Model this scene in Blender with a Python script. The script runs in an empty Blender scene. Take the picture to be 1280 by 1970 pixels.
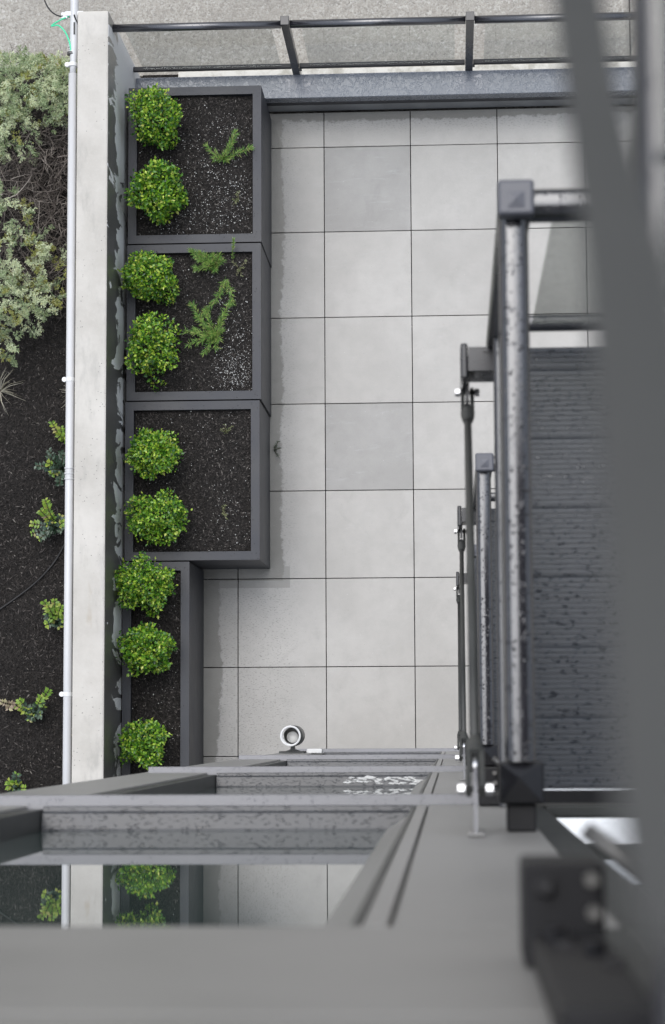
import bpy, math, random
import numpy as np
from mathutils import Vector, Matrix, noise

random.seed(7); rng = np.random.default_rng(7)
sc = bpy.context.scene
C = sc.collection
V = Vector

# ------------------------------------------------------------------ camera
CAM_Z = 14.4
cd = bpy.data.cameras.new('camera')
cam = bpy.data.objects.new('camera', cd); C.objects.link(cam)
ax = V((0.998334, -0.004759, -0.057505)); ay = V((-0.010657, -0.994655, -0.102703)); az = V((-0.056709, 0.103145, -0.993048))
m3 = Matrix((ax, -ay, -az)).transposed()
cam.matrix_world = Matrix.Translation((0, 0, CAM_Z)) @ m3.to_4x4()
cd.sensor_fit = 'VERTICAL'; cd.sensor_height = 36.0; cd.sensor_width = 23.4
cd.lens = 4007.2 * 36.0 / 1970.0
cd.clip_start = 0.02; cd.clip_end = 500
cd.dof.use_dof = True; cd.dof.focus_distance = 13.6; cd.dof.aperture_fstop = 8.6
sc.camera = cam

# ------------------------------------------------------------------ light
EL, AZ = math.radians(64), math.radians(-22)      # azimuth from +Y towards +X
w = bpy.data.worlds.new('World'); sc.world = w; w.use_nodes = True
nt = w.node_tree; nt.nodes.clear()
wo = nt.nodes.new('ShaderNodeOutputWorld'); bg = nt.nodes.new('ShaderNodeBackground')
sky = nt.nodes.new('ShaderNodeTexSky'); sky.sky_type = 'NISHITA'; sky.sun_disc = False
sky.sun_elevation = EL; sky.sun_rotation = AZ; sky.dust_density = 4.0; sky.air_density = 1.0; sky.ozone_density = 1.0
hsv = nt.nodes.new('ShaderNodeHueSaturation'); hsv.inputs['Saturation'].default_value = 0.4
# overcast sky: zenith about three times as bright as the horizon
tcw = nt.nodes.new('ShaderNodeTexCoord'); sx = nt.nodes.new('ShaderNodeSeparateXYZ'); nt.links.new(tcw.outputs['Generated'], sx.inputs[0])
mr = nt.nodes.new('ShaderNodeMapRange'); mr.inputs[1].default_value = 0.0; mr.inputs[2].default_value = 1.0; mr.inputs[3].default_value = 0.35; mr.inputs[4].default_value = 1.8
nt.links.new(sx.outputs[2], mr.inputs[0])
vm = nt.nodes.new('ShaderNodeVectorMath'); vm.operation = 'SCALE'
cl = nt.nodes.new('ShaderNodeMix'); cl.data_type = 'RGBA'; cl.inputs[0].default_value = 0.6; cl.inputs[7].default_value = (3.5, 3.95, 4.75, 1)   # cloud layer evens out the glow round the sun
nt.links.new(sky.outputs[0], hsv.inputs['Color']); nt.links.new(hsv.outputs[0], cl.inputs[6]); nt.links.new(cl.outputs[2], vm.inputs[0]); nt.links.new(mr.outputs[0], vm.inputs['Scale']); nt.links.new(vm.outputs[0], bg.inputs['Color'])
bg.inputs['Strength'].default_value = 0.15
nt.links.new(bg.outputs[0], wo.inputs['Surface'])
sd = bpy.data.lights.new('sun', 'SUN'); sd.energy = 0.8; sd.angle = math.radians(55); sd.color = (1.0, 0.98, 0.95)
sun = bpy.data.objects.new('sun', sd); C.objects.link(sun)
sdir = V((math.sin(AZ)*math.cos(EL), math.cos(AZ)*math.cos(EL), math.sin(EL)))
sun.rotation_euler = (-sdir).to_track_quat('-Z', 'Y').to_euler(); sun.location = (-3, 6, 20)
sc.view_settings.view_transform = 'Standard'; sc.view_settings.look = 'None'
sc.view_settings.gamma = 1.0; sc.view_settings.use_curve_mapping = False
sc.view_settings.exposure = 0.38

# ------------------------------------------------------------------ material helpers
class NT:
    def __init__(s, name):
        s.m = bpy.data.materials.new(name); s.m.use_nodes = True
        s.t = s.m.node_tree; s.t.nodes.clear()
        s.out = s.t.nodes.new('ShaderNodeOutputMaterial')
    def n(s, typ, **kw):
        o = s.t.nodes.new('ShaderNode' + typ)
        ins = kw.pop('ins', {})
        for k, v in kw.items(): setattr(o, k, v)
        for k, v in ins.items(): s.set(o.inputs[k], v)
        return o
    def set(s, sock, v):
        if isinstance(v, bpy.types.NodeSocket): s.t.links.new(v, sock)
        elif hasattr(v, 'outputs'): s.t.links.new(v.outputs[0], sock)
        else:
            if sock.type == 'RGBA' and len(v) == 3: v = (*v, 1)
            sock.default_value = v
    def pos(s): return s.n('NewGeometry').outputs['Position']
    def objco(s): return s.n('TexCoord').outputs['Object']
    def mapped(s, vec, scale): return s.n('Mapping', ins={'Vector': vec, 'Scale': scale}).outputs[0]
    def noise(s, vec, scale, detail=3, rough=0.5, dist=0.0):
        return s.n('TexNoise', ins={'Vector': vec, 'Scale': scale, 'Detail': detail, 'Roughness': rough, 'Distortion': dist}).outputs[0]
    def vor(s, vec, scale, feature='F1', rand=1.0):
        return s.n('TexVoronoi', feature=feature, ins={'Vector': vec, 'Scale': scale, 'Randomness': rand})
    def ramp(s, fac, stops, interp='LINEAR'):
        r = s.n('ValToRGB'); r.color_ramp.interpolation = interp; el = r.color_ramp.elements
        while len(el) < len(stops): el.new(0.5)
        for e, (p, c) in zip(el, stops):
            e.position = p; e.color = (c, c, c, 1) if isinstance(c, (int, float)) else (*c, 1)
        s.set(r.inputs[0], fac); return r.outputs[0]
    def math(s, op, a, b=0.0, c=0.0, clamp=False):
        o = s.n('Math', operation=op, use_clamp=clamp); s.set(o.inputs[0], a); s.set(o.inputs[1], b); s.set(o.inputs[2], c); return o.outputs[0]
    def mix(s, fac, a, b, mode='MIX'):
        o = s.n('Mix', data_type='RGBA', blend_type=mode)
        s.set(o.inputs[0], fac); s.set(o.inputs[6], a); s.set(o.inputs[7], b); return o.outputs[2]
    def step(s, v, lo, hi): return s.n('MapRange', interpolation_type='SMOOTHSTEP', ins={0: v, 1: lo, 2: hi, 3: 0.0, 4: 1.0}).outputs[0]
    def xyz(s, vec): return s.n('SeparateXYZ', ins={0: vec}).outputs
    def rand_island(s): return s.n('NewGeometry').outputs['Random Per Island']
    def rand_obj(s): return s.n('ObjectInfo').outputs['Random']
    def bump(s, h, strength, dist, normal=None):
        b = s.n('Bump', ins={'Strength': strength, 'Distance': dist, 'Height': h})
        if normal is not None: s.set(b.inputs['Normal'], normal)
        return b.outputs[0]
    def bsdf(s, color, rough=0.5, metallic=0.0, normal=None, spec=0.5, **extra):
        p = s.n('BsdfPrincipled'); s.set(p.inputs['Base Color'], color); s.set(p.inputs['Roughness'], rough)
        p.inputs['Metallic'].default_value = metallic
        s.set(p.inputs['Specular IOR Level'], spec)
        if normal is not None: s.set(p.inputs['Normal'], normal)
        for k, v in extra.items(): s.set(p.inputs[k.replace('_', ' ')], v)
        s.t.links.new(p.outputs[0], s.out.inputs[0]); return s.m

M = {}
def paint(name, col, rough=0.4, var=0.25, grain=0.0004, wet=0.0, spec=0.5, dropscale=120, ior=1.5, blotch=False):
    t = NT(name); p = t.pos()
    n = t.noise(p, 3.0, 5, 0.6); n2 = t.noise(p, 400, 2)
    c = t.mix(t.step(n, 0.3, 0.7), tuple(x*(1-var) for x in col), tuple(x*(1+var) for x in col))
    r = t.math('MULTIPLY_ADD', n, 0.25, rough-0.12)
    nb = t.bump(n2, 0.35, grain)
    if wet > 0:
        v = t.vor(p, dropscale); d = t.math('SUBTRACT', 0.5, v.outputs['Distance'])
        gate = t.step(t.noise(p, dropscale*0.35, 2), 0.62-wet*0.25, 0.7-wet*0.25)
        h = t.math('MULTIPLY', t.step(d, 0.05, 0.4), gate)
        if blotch:
            h = t.step(t.noise(t.mapped(p, (0.7, 1.5, 1.0)), dropscale*0.5, 3, 0.55, 0.3), 0.58, 0.64)
            c = t.mix(t.math('MULTIPLY', h, 0.6), c, tuple(x*0.5 for x in col))
        nb = t.bump(h, 0.7, 0.22/dropscale, nb)
        r = t.math('MULTIPLY_ADD', h, -0.25, r, clamp=True)
    M[name] = t.bsdf(c, r, 0.0, nb, spec, IOR=ior)
    return M[name]

paint('charcoal', (0.0135, 0.0155, 0.022), 0.5, 0.25, 0.0006, ior=1.6)
paint('cap_paint', (0.088, 0.091, 0.108), 0.4, 0.1, 0.0003, ior=1.6)
paint('black_metal', (0.013, 0.013, 0.0155), 0.25, 0.2, 0.0003, spec=0.5, ior=1.6)
paint('rail_paint', (0.022, 0.022, 0.027), 0.17, 0.2, 0.0003, wet=0.35, spec=0.5, dropscale=210, ior=2.1)
paint('bracket_black', (0.012, 0.012, 0.014), 0.5, 0.3, 0.0006, ior=1.4)
paint('lower_rail_paint', (0.025, 0.026, 0.033), 0.22, 0.2, 0.0003, wet=0.3, spec=0.5, dropscale=210, ior=1.82)
paint('rod_steel', (0.05, 0.052, 0.05), 0.45, 0.3, 0.0004)
paint('facade_paint', (0.31, 0.304, 0.294), 0.42, 0.07, 0.00025)
paint('trim_paint', (0.32, 0.314, 0.304), 0.4, 0.06, 0.0002, wet=0.1, dropscale=140)
paint('sill_paint', (0.06, 0.063, 0.07), 0.3, 0.3, 0.0004, wet=0.9, spec=0.5, dropscale=230, ior=1.5, blotch=True)
paint('flashing_paint', (0.24, 0.238, 0.25), 0.32, 0.08, 0.0003, wet=0.4, dropscale=160)
paint('frame_dark', (0.045, 0.048, 0.046), 0.4, 0.2, 0.0003)
paint('white_plastic', (0.74, 0.74, 0.73), 0.35, 0.03, 0.0001)
paint('pipe_paint', (0.6, 0.6, 0.6), 0.3, 0.03, 0.0001)
paint('cable_black', (0.02, 0.02, 0.02), 0.5, 0.2, 0.0001)
paint('wire_green', (0.08, 0.72, 0.38), 0.4, 0.1, 0.0001)
paint('strap_fabric', (0.108, 0.109, 0.108), 0.9, 0.1, 0.0006, spec=0.1)
paint('grey_sheet', (0.2, 0.205, 0.21), 0.35, 0.2, 0.0004)

def steel(name, col, rough):
    t = NT(name); p = t.mapped(t.pos(), (8, 900, 900))
    n = t.noise(p, 1.0, 2)
    M[name] = t.bsdf(t.mix(n, tuple(x*0.85 for x in col), col), t.math('MULTIPLY_ADD', n, 0.2, rough), 1.0)
steel('galvanised', (0.75, 0.76, 0.78), 0.2)
steel('aluminium', (0.86, 0.87, 0.9), 0.12)
steel('zinc_brace', (0.2, 0.197, 0.19), 0.4)

def cap_mat():
    t = NT('wet_cap'); p = t.pos()
    n = t.noise(p, 27, 4, 0.5, 0.9); n2 = t.noise(p, 3, 3)
    film = t.step(n, 0.47, 0.53)
    v = t.vor(p, 55, 'DISTANCE_TO_EDGE'); rim = t.step(v.outputs['Distance'], 0.02, 0.2)
    h = t.math('ADD', t.math('MULTIPLY', film, 0.7), t.math('MULTIPLY', t.math('MULTIPLY', rim, t.step(t.noise(p, 20, 2), 0.45, 0.6)), 0.3))
    c = t.mix(n2, (0.12, 0.134, 0.16), (0.15, 0.166, 0.195))
    M['wet_cap'] = t.bsdf(c, t.math('MULTIPLY_ADD', film, -0.14, 0.32), 0.0, t.bump(h, 0.55, 0.0018), 0.9)
cap_mat()

def tile_mat(name, c1, c2, scuff):
    t = NT(name); p = t.pos(); x, y, z = t.xyz(p)
    big = t.noise(p, 1.3, 5, 0.6); mid = t.noise(p, 9, 5, 0.65); fine = t.noise(p, 170, 2, 0.7); ro = t.rand_obj()
    c = t.mix(t.step(big, 0.3, 0.7), c1, c2)
    c = t.mix(t.math('MULTIPLY', t.step(mid, 0.35, 0.75), 0.35), c, tuple(v*0.86 for v in c1))
    c = t.mix(t.math('MULTIPLY_ADD', ro, 0.28, -0.04, clamp=True), c, tuple(v*0.74 for v in c1))
    c = t.mix(t.math('MULTIPLY', t.step(fine, 0.6, 0.78), 0.3), c, tuple(min(1, v*1.35) for v in c2))
    c = t.mix(t.math('MULTIPLY', t.step(fine, 0.4, 0.25), 0.4), c, tuple(v*0.62 for v in c1))
    # scuffs drawn across the slab
    sc_ = t.noise(t.mapped(p, (3.0, 17, 1)), 1.0, 7, 0.75, 1.2)
    c = t.mix(t.math('MULTIPLY', t.step(sc_, 0.56, 0.72), scuff), c, (0.62, 0.63, 0.65))
    pit = t.vor(p, 26); c = t.mix(t.math('MULTIPLY', t.math('LESS_THAN', pit.outputs['Distance'], 0.035), 0.75), c, (0.09, 0.085, 0.075))
    dot = t.vor(t.mapped(p, (1.0, 1.0, 1.0)), 17); c = t.mix(t.math('MULTIPLY', t.math('LESS_THAN', dot.outputs['Distance'], 0.03), 0.7), c, (0.75, 0.75, 0.74))
    # wet bands left by the rain beside the planters and the parapet
    wn = t.noise(p, 16, 6, 0.75); ws = t.noise(t.mapped(p, (0.4, 1.1, 1)), 1.0, 2)
    edge = t.math('ADD', t.math('MULTIPLY_ADD', wn, 0.11, -0.055), t.math('MULTIPLY_ADD', ws, 0.16, -0.08))
    def band(coord, at, sgn, w_):
        dd = t.math('MULTIPLY', t.math('SUBTRACT', coord, at), sgn)
        return t.step(t.math('SUBTRACT', dd, edge), w_+0.011, w_-0.011)
    big_pl = t.math('MULTIPLY', band(x, -1.255, 1.0, 0.09), t.math('GREATER_THAN', y, 1.02))
    small_pl = band(x, -1.72, 1.0, 0.105)
    front = t.math('MULTIPLY', t.math('LESS_THAN', x, -1.12), t.math('MULTIPLY', t.math('GREATER_THAN', y, 0.97), t.math('LESS_THAN', y, 1.12)))
    par = band(y, 4.36, -1.0, 0.06)
    wet = t.math('MAXIMUM', t.math('MAXIMUM', big_pl, small_pl), par)
    st = t.math('MULTIPLY', t.step(t.noise(p, 2.6, 6, 0.72, 1.0), 0.55, 0.75), 0.32); c = t.mix(st, c, tuple(v*0.72 for v in c1))
    # beads round the wet edge
    soft = t.math('MAXIMUM', t.step(x, -0.98, -1.2), t.step(y, 4.14, 4.28))
    soft = t.math('MAXIMUM', soft, t.math('MULTIPLY', t.step(x, -1.48, -1.62), t.math('LESS_THAN', y, 1.12)))
    bead = t.math('MULTIPLY', t.step(t.noise(t.mapped(p, (60, 130, 60)), 1.0, 3, 0.6), 0.57, 0.64), soft)
    wetall = t.math('MAXIMUM', wet, t.math('MULTIPLY', bead, 0.7))
    wetall = t.math('MAXIMUM', wetall, t.math('MULTIPLY', front, 0.6))
    c = t.mix(wetall, c, t.mix(1.0, c, (0.52, 0.52, 0.5), 'MULTIPLY'))
    r = t.math('MULTIPLY_ADD', wetall, -0.33, 0.62)
    h = t.math('ADD', t.math('MULTIPLY', fine, 0.6), t.math('MULTIPLY', bead, 0.9))
    # coarse broom texture close to the building
    h = t.math('ADD', h, t.math('MULTIPLY', t.noise(p, 85, 3, 0.7), t.step(y, 0.75, -0.1)))
    M[name] = t.bsdf(c, r, 0.0, t.bump(h, 0.4, 0.0022), 0.4)
tile_mat('slab_light', (0.438, 0.42, 0.39), (0.52, 0.501, 0.468), 0.1)
tile_mat('slab_grey', (0.345, 0.333, 0.313), (0.41, 0.397, 0.376), 0.28)

def concrete_wall_mat():
    t = NT('wall_concrete'); p = t.pos(); x, y, z = t.xyz(p); nx, ny, nz = t.xyz(t.n('NewGeometry').outputs['Normal'])
    n = t.noise(p, 2.2, 6, 0.65); f = t.noise(p, 90, 3, 0.7)
    c = t.mix(t.step(n, 0.3, 0.72), (0.465, 0.44, 0.395), (0.6, 0.572, 0.522))
    c = t.mix(t.math('MULTIPLY', t.step(f, 0.55, 0.75), 0.35), c, (0.6, 0.59, 0.56))
    pit = t.vor(p, 42); ps = t.math('MULTIPLY', t.math('LESS_THAN', pit.outputs['Distance'], 0.13), t.step(t.noise(p, 5, 3), 0.5, 0.58))
    c = t.mix(t.math('MULTIPLY', ps, 0.75), c, (0.1, 0.095, 0.085))
    rust = t.math('MULTIPLY', t.step(t.noise(t.mapped(p, (9, 2.5, 2)), 1.0, 4), 0.66, 0.78), 0.5)
    c = t.mix(rust, c, (0.36, 0.29, 0.2))
    gr = t.step(t.noise(t.mapped(p, (5, 1.6, 2)), 1.0, 5, 0.7), 0.52, 0.72); c = t.mix(t.math('MULTIPLY', gr, 0.4), c, (0.24, 0.235, 0.215))
    # rain-soaked inner face with dry islands low down
    dn = t.noise(t.mapped(p, (1, 4.2, 1.5)), 1.3, 6, 0.6, 0.9)
    low = t.math('MULTIPLY', t.step(z, 1.3, 0.92), 0.22)
    far = t.math('MULTIPLY', t.step(y, 2.2, 4.5), 0.11)
    dry = t.step(t.math('ADD', dn, t.math('ADD', low, far)), 0.67, 0.685)
    side = t.math('GREATER_THAN', nx, 0.5)
    streak = t.noise(t.mapped(p, (1, 5, 0.6)), 1.0, 4)
    soaked = t.mix(streak, (0.085, 0.083, 0.078), (0.16, 0.157, 0.148))
    soaked = t.mix(t.math('MULTIPLY', t.step(y, 3.0, 4.6), 0.6), soaked, (0.28, 0.275, 0.26))
    c2 = t.mix(dry, soaked, (0.74, 0.74, 0.73))
    c = t.mix(side, c, c2)
    r = t.mix(side, (0.75,)*3, t.mix(dry, (0.28,)*3, (0.75,)*3))
    h = t.math('SUBTRACT', t.math('ADD', f, t.math('MULTIPLY', n, 0.5)), t.math('MULTIPLY', ps, 1.2))
    M['wall_concrete'] = t.bsdf(c, r, 0.0, t.bump(h, 0.45, 0.003), 0.45)
concrete_wall_mat()

def aggregate_mat():
    t = NT('aggregate'); p = t.pos()
    v = t.vor(p, 62); v2 = t.vor(p, 120); n = t.noise(p, 1.7, 6, 0.6); n2 = t.noise(p, 22, 5, 0.7)
    cs = t.ramp(t.xyz(v.outputs['Color'])[0], [(0.0, (0.15, 0.135, 0.115)), (0.25, (0.31, 0.28, 0.24)), (0.6, (0.43, 0.4, 0.35)), (0.88, (0.55, 0.52, 0.46)), (1.0, (0.66, 0.64, 0.6))])
    cs2 = t.ramp(t.xyz(v2.outputs['Color'])[1], [(0.0, (0.18, 0.165, 0.14)), (0.5, (0.36, 0.345, 0.31)), (1.0, (0.5, 0.49, 0.45))])
    c = t.mix(0.55, cs, cs2)
    c = t.mix(t.math('MULTIPLY', t.step(n2, 0.35, 0.6), 0.6), c, (0.325, 0.3, 0.26))
    c = t.mix(t.math('MULTIPLY', t.step(n, 0.4, 0.7), 0.45), c, (0.23, 0.215, 0.19))
    cr = t.vor(t.mapped(t.n('VectorMath', operation='ADD', ins={0: p, 1: t.n('VectorMath', operation='SCALE', ins={0: t.n('TexNoise', ins={'Vector': p, 'Scale': 9.0}).outputs[1], 'Scale': 0.07}).outputs[0]}).outputs[0], (1, 1, 0)), 0.62, 'DISTANCE_TO_EDGE')
    crk = t.math('LESS_THAN', cr.outputs['Distance'], 0.0035)
    c = t.mix(t.math('MULTIPLY', t.math('MULTIPLY', crk, 0.5), t.step(t.noise(p, 1.1, 3), 0.45, 0.55)), c, (0.1, 0.09, 0.08))
    h = t.math('SUBTRACT', t.math('ADD', t.math('SUBTRACT', 0.6, v.outputs['Distance']), t.math('MULTIPLY', n2, 0.8)), t.math('MULTIPLY', crk, 2.0))
    M['aggregate'] = t.bsdf(c, 0.7, 0.0, t.bump(h, 0.6, 0.006), 0.4)
aggregate_mat()

def ledge_mat():
    t = NT('ledge_concrete'); p = t.pos(); n = t.noise(p, 8, 6, 0.7); f = t.noise(p, 80, 2)
    c = t.mix(t.step(n, 0.42, 0.68), (0.68, 0.66, 0.6), (0.42, 0.4, 0.34))
    M['ledge_concrete'] = t.bsdf(c, 0.8, 0.0, t.bump(f, 0.3, 0.003))
ledge_mat()

def soil_mat():
    t = NT('soil'); p = t.pos(); n = t.noise(p, 55, 6, 0.75); v = t.vor(t.mapped(p, (1, 1, 1)), 70)
    c = t.mix(t.step(n, 0.35, 0.7), (0.01, 0.0088, 0.008), (0.037, 0.0325, 0.0295))
    M['soil'] = t.bsdf(c, 0.75, 0.0, t.bump(t.math('ADD', n, v.outputs['Distance']), 0.9, 0.012), 0.2)
soil_mat()
def island_mat(name, stops, rough, bumpy=0.0, spec=0.4, trans=0.0, interp='LINEAR'):
    t = NT(name); r = t.rand_island(); c = t.ramp(r, stops, interp)
    if trans > 0.2: c = t.mix(t.math('MULTIPLY', t.rand_obj(), 0.6), c, t.mix(1.0, c, (0.9, 0.97, 0.9), 'MULTIPLY'))
    if trans > 0:
        p = t.n('BsdfPrincipled'); t.set(p.inputs['Base Color'], c); p.inputs['Roughness'].default_value = rough
        t.set(p.inputs['Specular IOR Level'], spec)
        tr = t.n('BsdfTranslucent'); t.set(tr.inputs[0], t.mix(1.0, c, (1.1, 1.2, 0.5), 'MULTIPLY'))
        mx = t.n('MixShader'); mx.inputs[0].default_value = trans
        t.t.links.new(p.outputs[0], mx.inputs[1]); t.t.links.new(tr.outputs[0], mx.inputs[2]); t.t.links.new(mx.outputs[0], t.out.inputs[0])
        M[name] = t.m
    else:
        M[name] = t.bsdf(c, rough, 0.0, None, spec)
island_mat('mulch', [(0, (0.007, 0.0063, 0.0058)), (0.45, (0.022, 0.0193, 0.0177)), (0.82, (0.052, 0.0455, 0.041)), (0.96, (0.085, 0.075, 0.069)), (1, (0.2, 0.185, 0.165))], 0.6, spec=0.2)
island_mat('perlite', [(0, (0.55, 0.54, 0.5)), (1, (0.82, 0.82, 0.8))], 0.8)
island_mat('box_leaf', [(0, (0.018, 0.068, 0.014)), (0.25, (0.058, 0.175, 0.02)), (0.55, (0.16, 0.35, 0.028)), (0.8, (0.34, 0.53, 0.045)), (0.96, (0.55, 0.64, 0.1)), (1, (0.6, 0.6, 0.14))], 0.28, spec=0.55, trans=0.22)
island_mat('rosemary_leaf', [(0, (0.07, 0.18, 0.035)), (0.5, (0.17, 0.34, 0.065)), (0.85, (0.3, 0.4, 0.09)), (1, (0.42, 0.43, 0.16))], 0.45, trans=0.15)
island_mat('pale_weed_leaf', [(0, (0.16, 0.22, 0.08)), (0.6, (0.3, 0.34, 0.16)), (1, (0.44, 0.42, 0.26))], 0.5, trans=0.15)
island_mat('juniper_leaf', [(0, (0.12, 0.18, 0.08)), (0.4, (0.26, 0.34, 0.17)), (0.75, (0.39, 0.47, 0.27)), (0.93, (0.42, 0.5, 0.33)), (1, (0.4, 0.38, 0.12))], 0.6, trans=0.1)
island_mat('juniper_pale', [(0, (0.34, 0.41, 0.24)), (0.5, (0.55, 0.62, 0.39)), (0.85, (0.7, 0.75, 0.52)), (1, (0.62, 0.58, 0.3))], 0.6, trans=0.1)
island_mat('juniper_yellow', [(0, (0.14, 0.17, 0.03)), (0.6, (0.32, 0.34, 0.08)), (1, (0.42, 0.36, 0.17))], 0.6, trans=0.1)
island_mat('dead_twig', [(0, (0.035, 0.028, 0.024)), (0.5, (0.11, 0.09, 0.078)), (0.85, (0.22, 0.19, 0.165)), (1, (0.36, 0.32, 0.28))], 0.8)
island_mat('dark_leaf', [(0, (0.018, 0.045, 0.022)), (0.55, (0.045, 0.085, 0.05)), (1, (0.1, 0.15, 0.1))], 0.32, spec=0.5, trans=0.12)
island_mat('lime_leaf', [(0, (0.14, 0.27, 0.03)), (0.6, (0.28, 0.42, 0.05)), (0.9, (0.42, 0.47, 0.08)), (1, (0.42, 0.3, 0.2))], 0.35, spec=0.5, trans=0.25)
island_mat('pink_leaf', [(0, (0.26, 0.2, 0.14)), (0.6, (0.4, 0.32, 0.24)), (1, (0.42, 0.4, 0.2))], 0.4, trans=0.15)
island_mat('straw', [(0, (0.25, 0.23, 0.16)), (0.6, (0.45, 0.42, 0.33)), (1, (0.62, 0.59, 0.5))], 0.6, trans=0.1)
island_mat('stem_bark', [(0, (0.05, 0.04, 0.025)), (1, (0.12, 0.1, 0.06))], 0.8)
island_mat('water_bead', [(0, (0.018, 0.018, 0.02)), (1, (0.03, 0.03, 0.034))], 0.04, spec=0.35)

def deck_mat():
    t = NT('deck_composite'); p = t.pos(); n = t.noise(t.mapped(p, (0.62, 1.25, 1)), 120, 3, 0.55, 0.3); ro = t.rand_obj()
    wet = t.step(n, 0.585, 0.62); n2 = t.noise(t.mapped(p, (6, 120, 6)), 1.0, 3)
    c = t.mix(n2, (0.028, 0.033, 0.043), (0.054, 0.062, 0.079))
    c = t.mix(wet, c, t.mix(1.0, c, (0.55, 0.55, 0.58), 'MULTIPLY'))
    r = t.math('MULTIPLY_ADD', wet, -0.2, 0.36)
    M['deck_composite'] = t.bsdf(c, r, 0.0, t.bump(wet, 0.5, 0.0015), 0.5, IOR=1.75)
deck_mat()

def glass_mat(name, tint, frost):
    t = NT(name); p = t.pos()
    lw = t.n('LayerWeight', ins={'Blend': 0.5})
    fr = t.math('MULTIPLY_ADD', t.math('POWER', lw.outputs['Facing'], 5.0), 0.7, 0.022)
    n = t.noise(p, 70, 3); drop = t.step(t.vor(p, 60).outputs['Distance'], 0.22, 0.12)
    gl = t.n('BsdfGlossy'); gl.inputs['Roughness'].default_value = 0.03; gl.inputs['Color'].default_value = (0.9, 0.93, 0.92, 1)
    t.set(gl.inputs['Normal'], t.bump(drop, 0.4, 0.002))
    tr = t.n('BsdfTransparent'); t.set(tr.inputs[0], t.mix(t.math('MULTIPLY', n, frost), tint, tuple(v*0.8 for v in tint)))
    mx = t.n('MixShader'); t.set(mx.inputs[0], fr)
    t.t.links.new(tr.outputs[0], mx.inputs[1]); t.t.links.new(gl.outputs[0], mx.inputs[2]); t.t.links.new(mx.outputs[0], t.out.inputs[0])
    M[name] = t.m
glass_mat('clear_glass', (0.95, 0.96, 0.955), 0.2)
glass_mat('wet_glass', (0.88, 0.89, 0.875), 0.6)
def pane_mat():
    t = NT('window_glass')
    M['window_glass'] = t.bsdf((0.065, 0.09, 0.083), 0.012, 0.0, None, 0.6, IOR=2.3)
pane_mat()

# ------------------------------------------------------------------ mesh helpers
class MB:
    def __init__(s): s.v = []; s.f = []
    def add(s, vs, fs):
        o = len(s.v); s.v += [tuple(v) for v in vs]; s.f += [tuple(i + o for i in f) for f in fs]; return s
    def box(s, x0, x1, y0, y1, z0, z1):
        return s.add([(x0,y0,z0),(x1,y0,z0),(x1,y1,z0),(x0,y1,z0),(x0,y0,z1),(x1,y0,z1),(x1,y1,z1),(x0,y1,z1)],
              [(0,3,2,1),(4,5,6,7),(0,1,5,4),(1,2,6,5),(2,3,7,6),(3,0,4,7)])
    def tube(s, pts, r, n=10, cap=True):
        pts = [V(p) for p in pts]; rr = r if isinstance(r, (list, tuple)) else [r]*len(pts)
        vs = []; up = None
        for i, p in enumerate(pts):
            d = (pts[min(i+1, len(pts)-1)] - pts[max(i-1, 0)]).normalized()
            if up is None: up = d.orthogonal().normalized()
            a = (up - d*up.dot(d)).normalized(); up = a; b = d.cross(a)
            for k in range(n):
                q = 2*math.pi*k/n; vs.append(p + (a*math.cos(q) + b*math.sin(q))*rr[i])
        fs = []
        for i in range(len(pts)-1):
            for k in range(n):
                fs.append((i*n+k, i*n+(k+1)%n, (i+1)*n+(k+1)%n, (i+1)*n+k))
        if cap: fs.append(tuple(range(n-1, -1, -1))); fs.append(tuple(range((len(pts)-1)*n, len(pts)*n)))
        return s.add(vs, fs)
    def extrude(s, poly, axis, a, b):
        # poly: list of 2D points in the plane across the axis (counter-clockwise)
        n = len(poly)
        if axis == 'x': P = lambda u, q: (u, q[0], q[1])
        elif axis == 'y': P = lambda u, q: (q[0], u, q[1])
        else: P = lambda u, q: (q[0], q[1], u)
        vs = [P(a, q) for q in poly] + [P(b, q) for q in poly]
        fs = [(i, (i+1) % n, n+(i+1) % n, n+i) for i in range(n)] + [tuple(range(n-1, -1, -1)), tuple(range(n, 2*n))]
        return s.add(vs, fs)
    def build(s, name, mat, parent=None, smooth=False, bevel=0.0, fix=True, kind=None):
        me = bpy.data.meshes.new(name)
        org = V(parent_loc(parent)) if parent is not None else V((0, 0, 0))
        vs = np.array(s.v, dtype=np.float64) - np.array(org)
        me.from_pydata(vs.tolist(), [], s.f); me.update()
        me.materials.append(M[mat])
        if fix:
            import bmesh
            bm = bmesh.new(); bm.from_mesh(me); bmesh.ops.recalc_face_normals(bm, faces=bm.faces); bm.to_mesh(me); bm.free()
        if smooth: me.polygons.foreach_set('use_smooth', [True]*len(me.polygons))
        o = bpy.data.objects.new(name, me); C.objects.link(o)
        if parent is not None: o.parent = parent
        if bevel > 0:
            b = o.modifiers.new('bevel', 'BEVEL'); b.width = bevel; b.segments = 2; b.limit_method = 'ANGLE'; b.angle_limit = math.radians(40)
        if kind: o['kind'] = kind
        return o
def parent_loc(o):
    p = V((0, 0, 0))
    while o is not None: p += o.location; o = o.parent
    return p
def empty(name, loc, label=None, cat=None, group=None, kind=None):
    o = bpy.data.objects.new(name, None); C.objects.link(o); o.location = loc; o.empty_display_size = 0.1
    return tag(o, label, cat, group, kind)
def tag(o, label=None, cat=None, group=None, kind=None):
    for k, v in (('label', label), ('category', cat), ('group', group), ('kind', kind)):
        if v: o[k] = v
    return o
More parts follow.
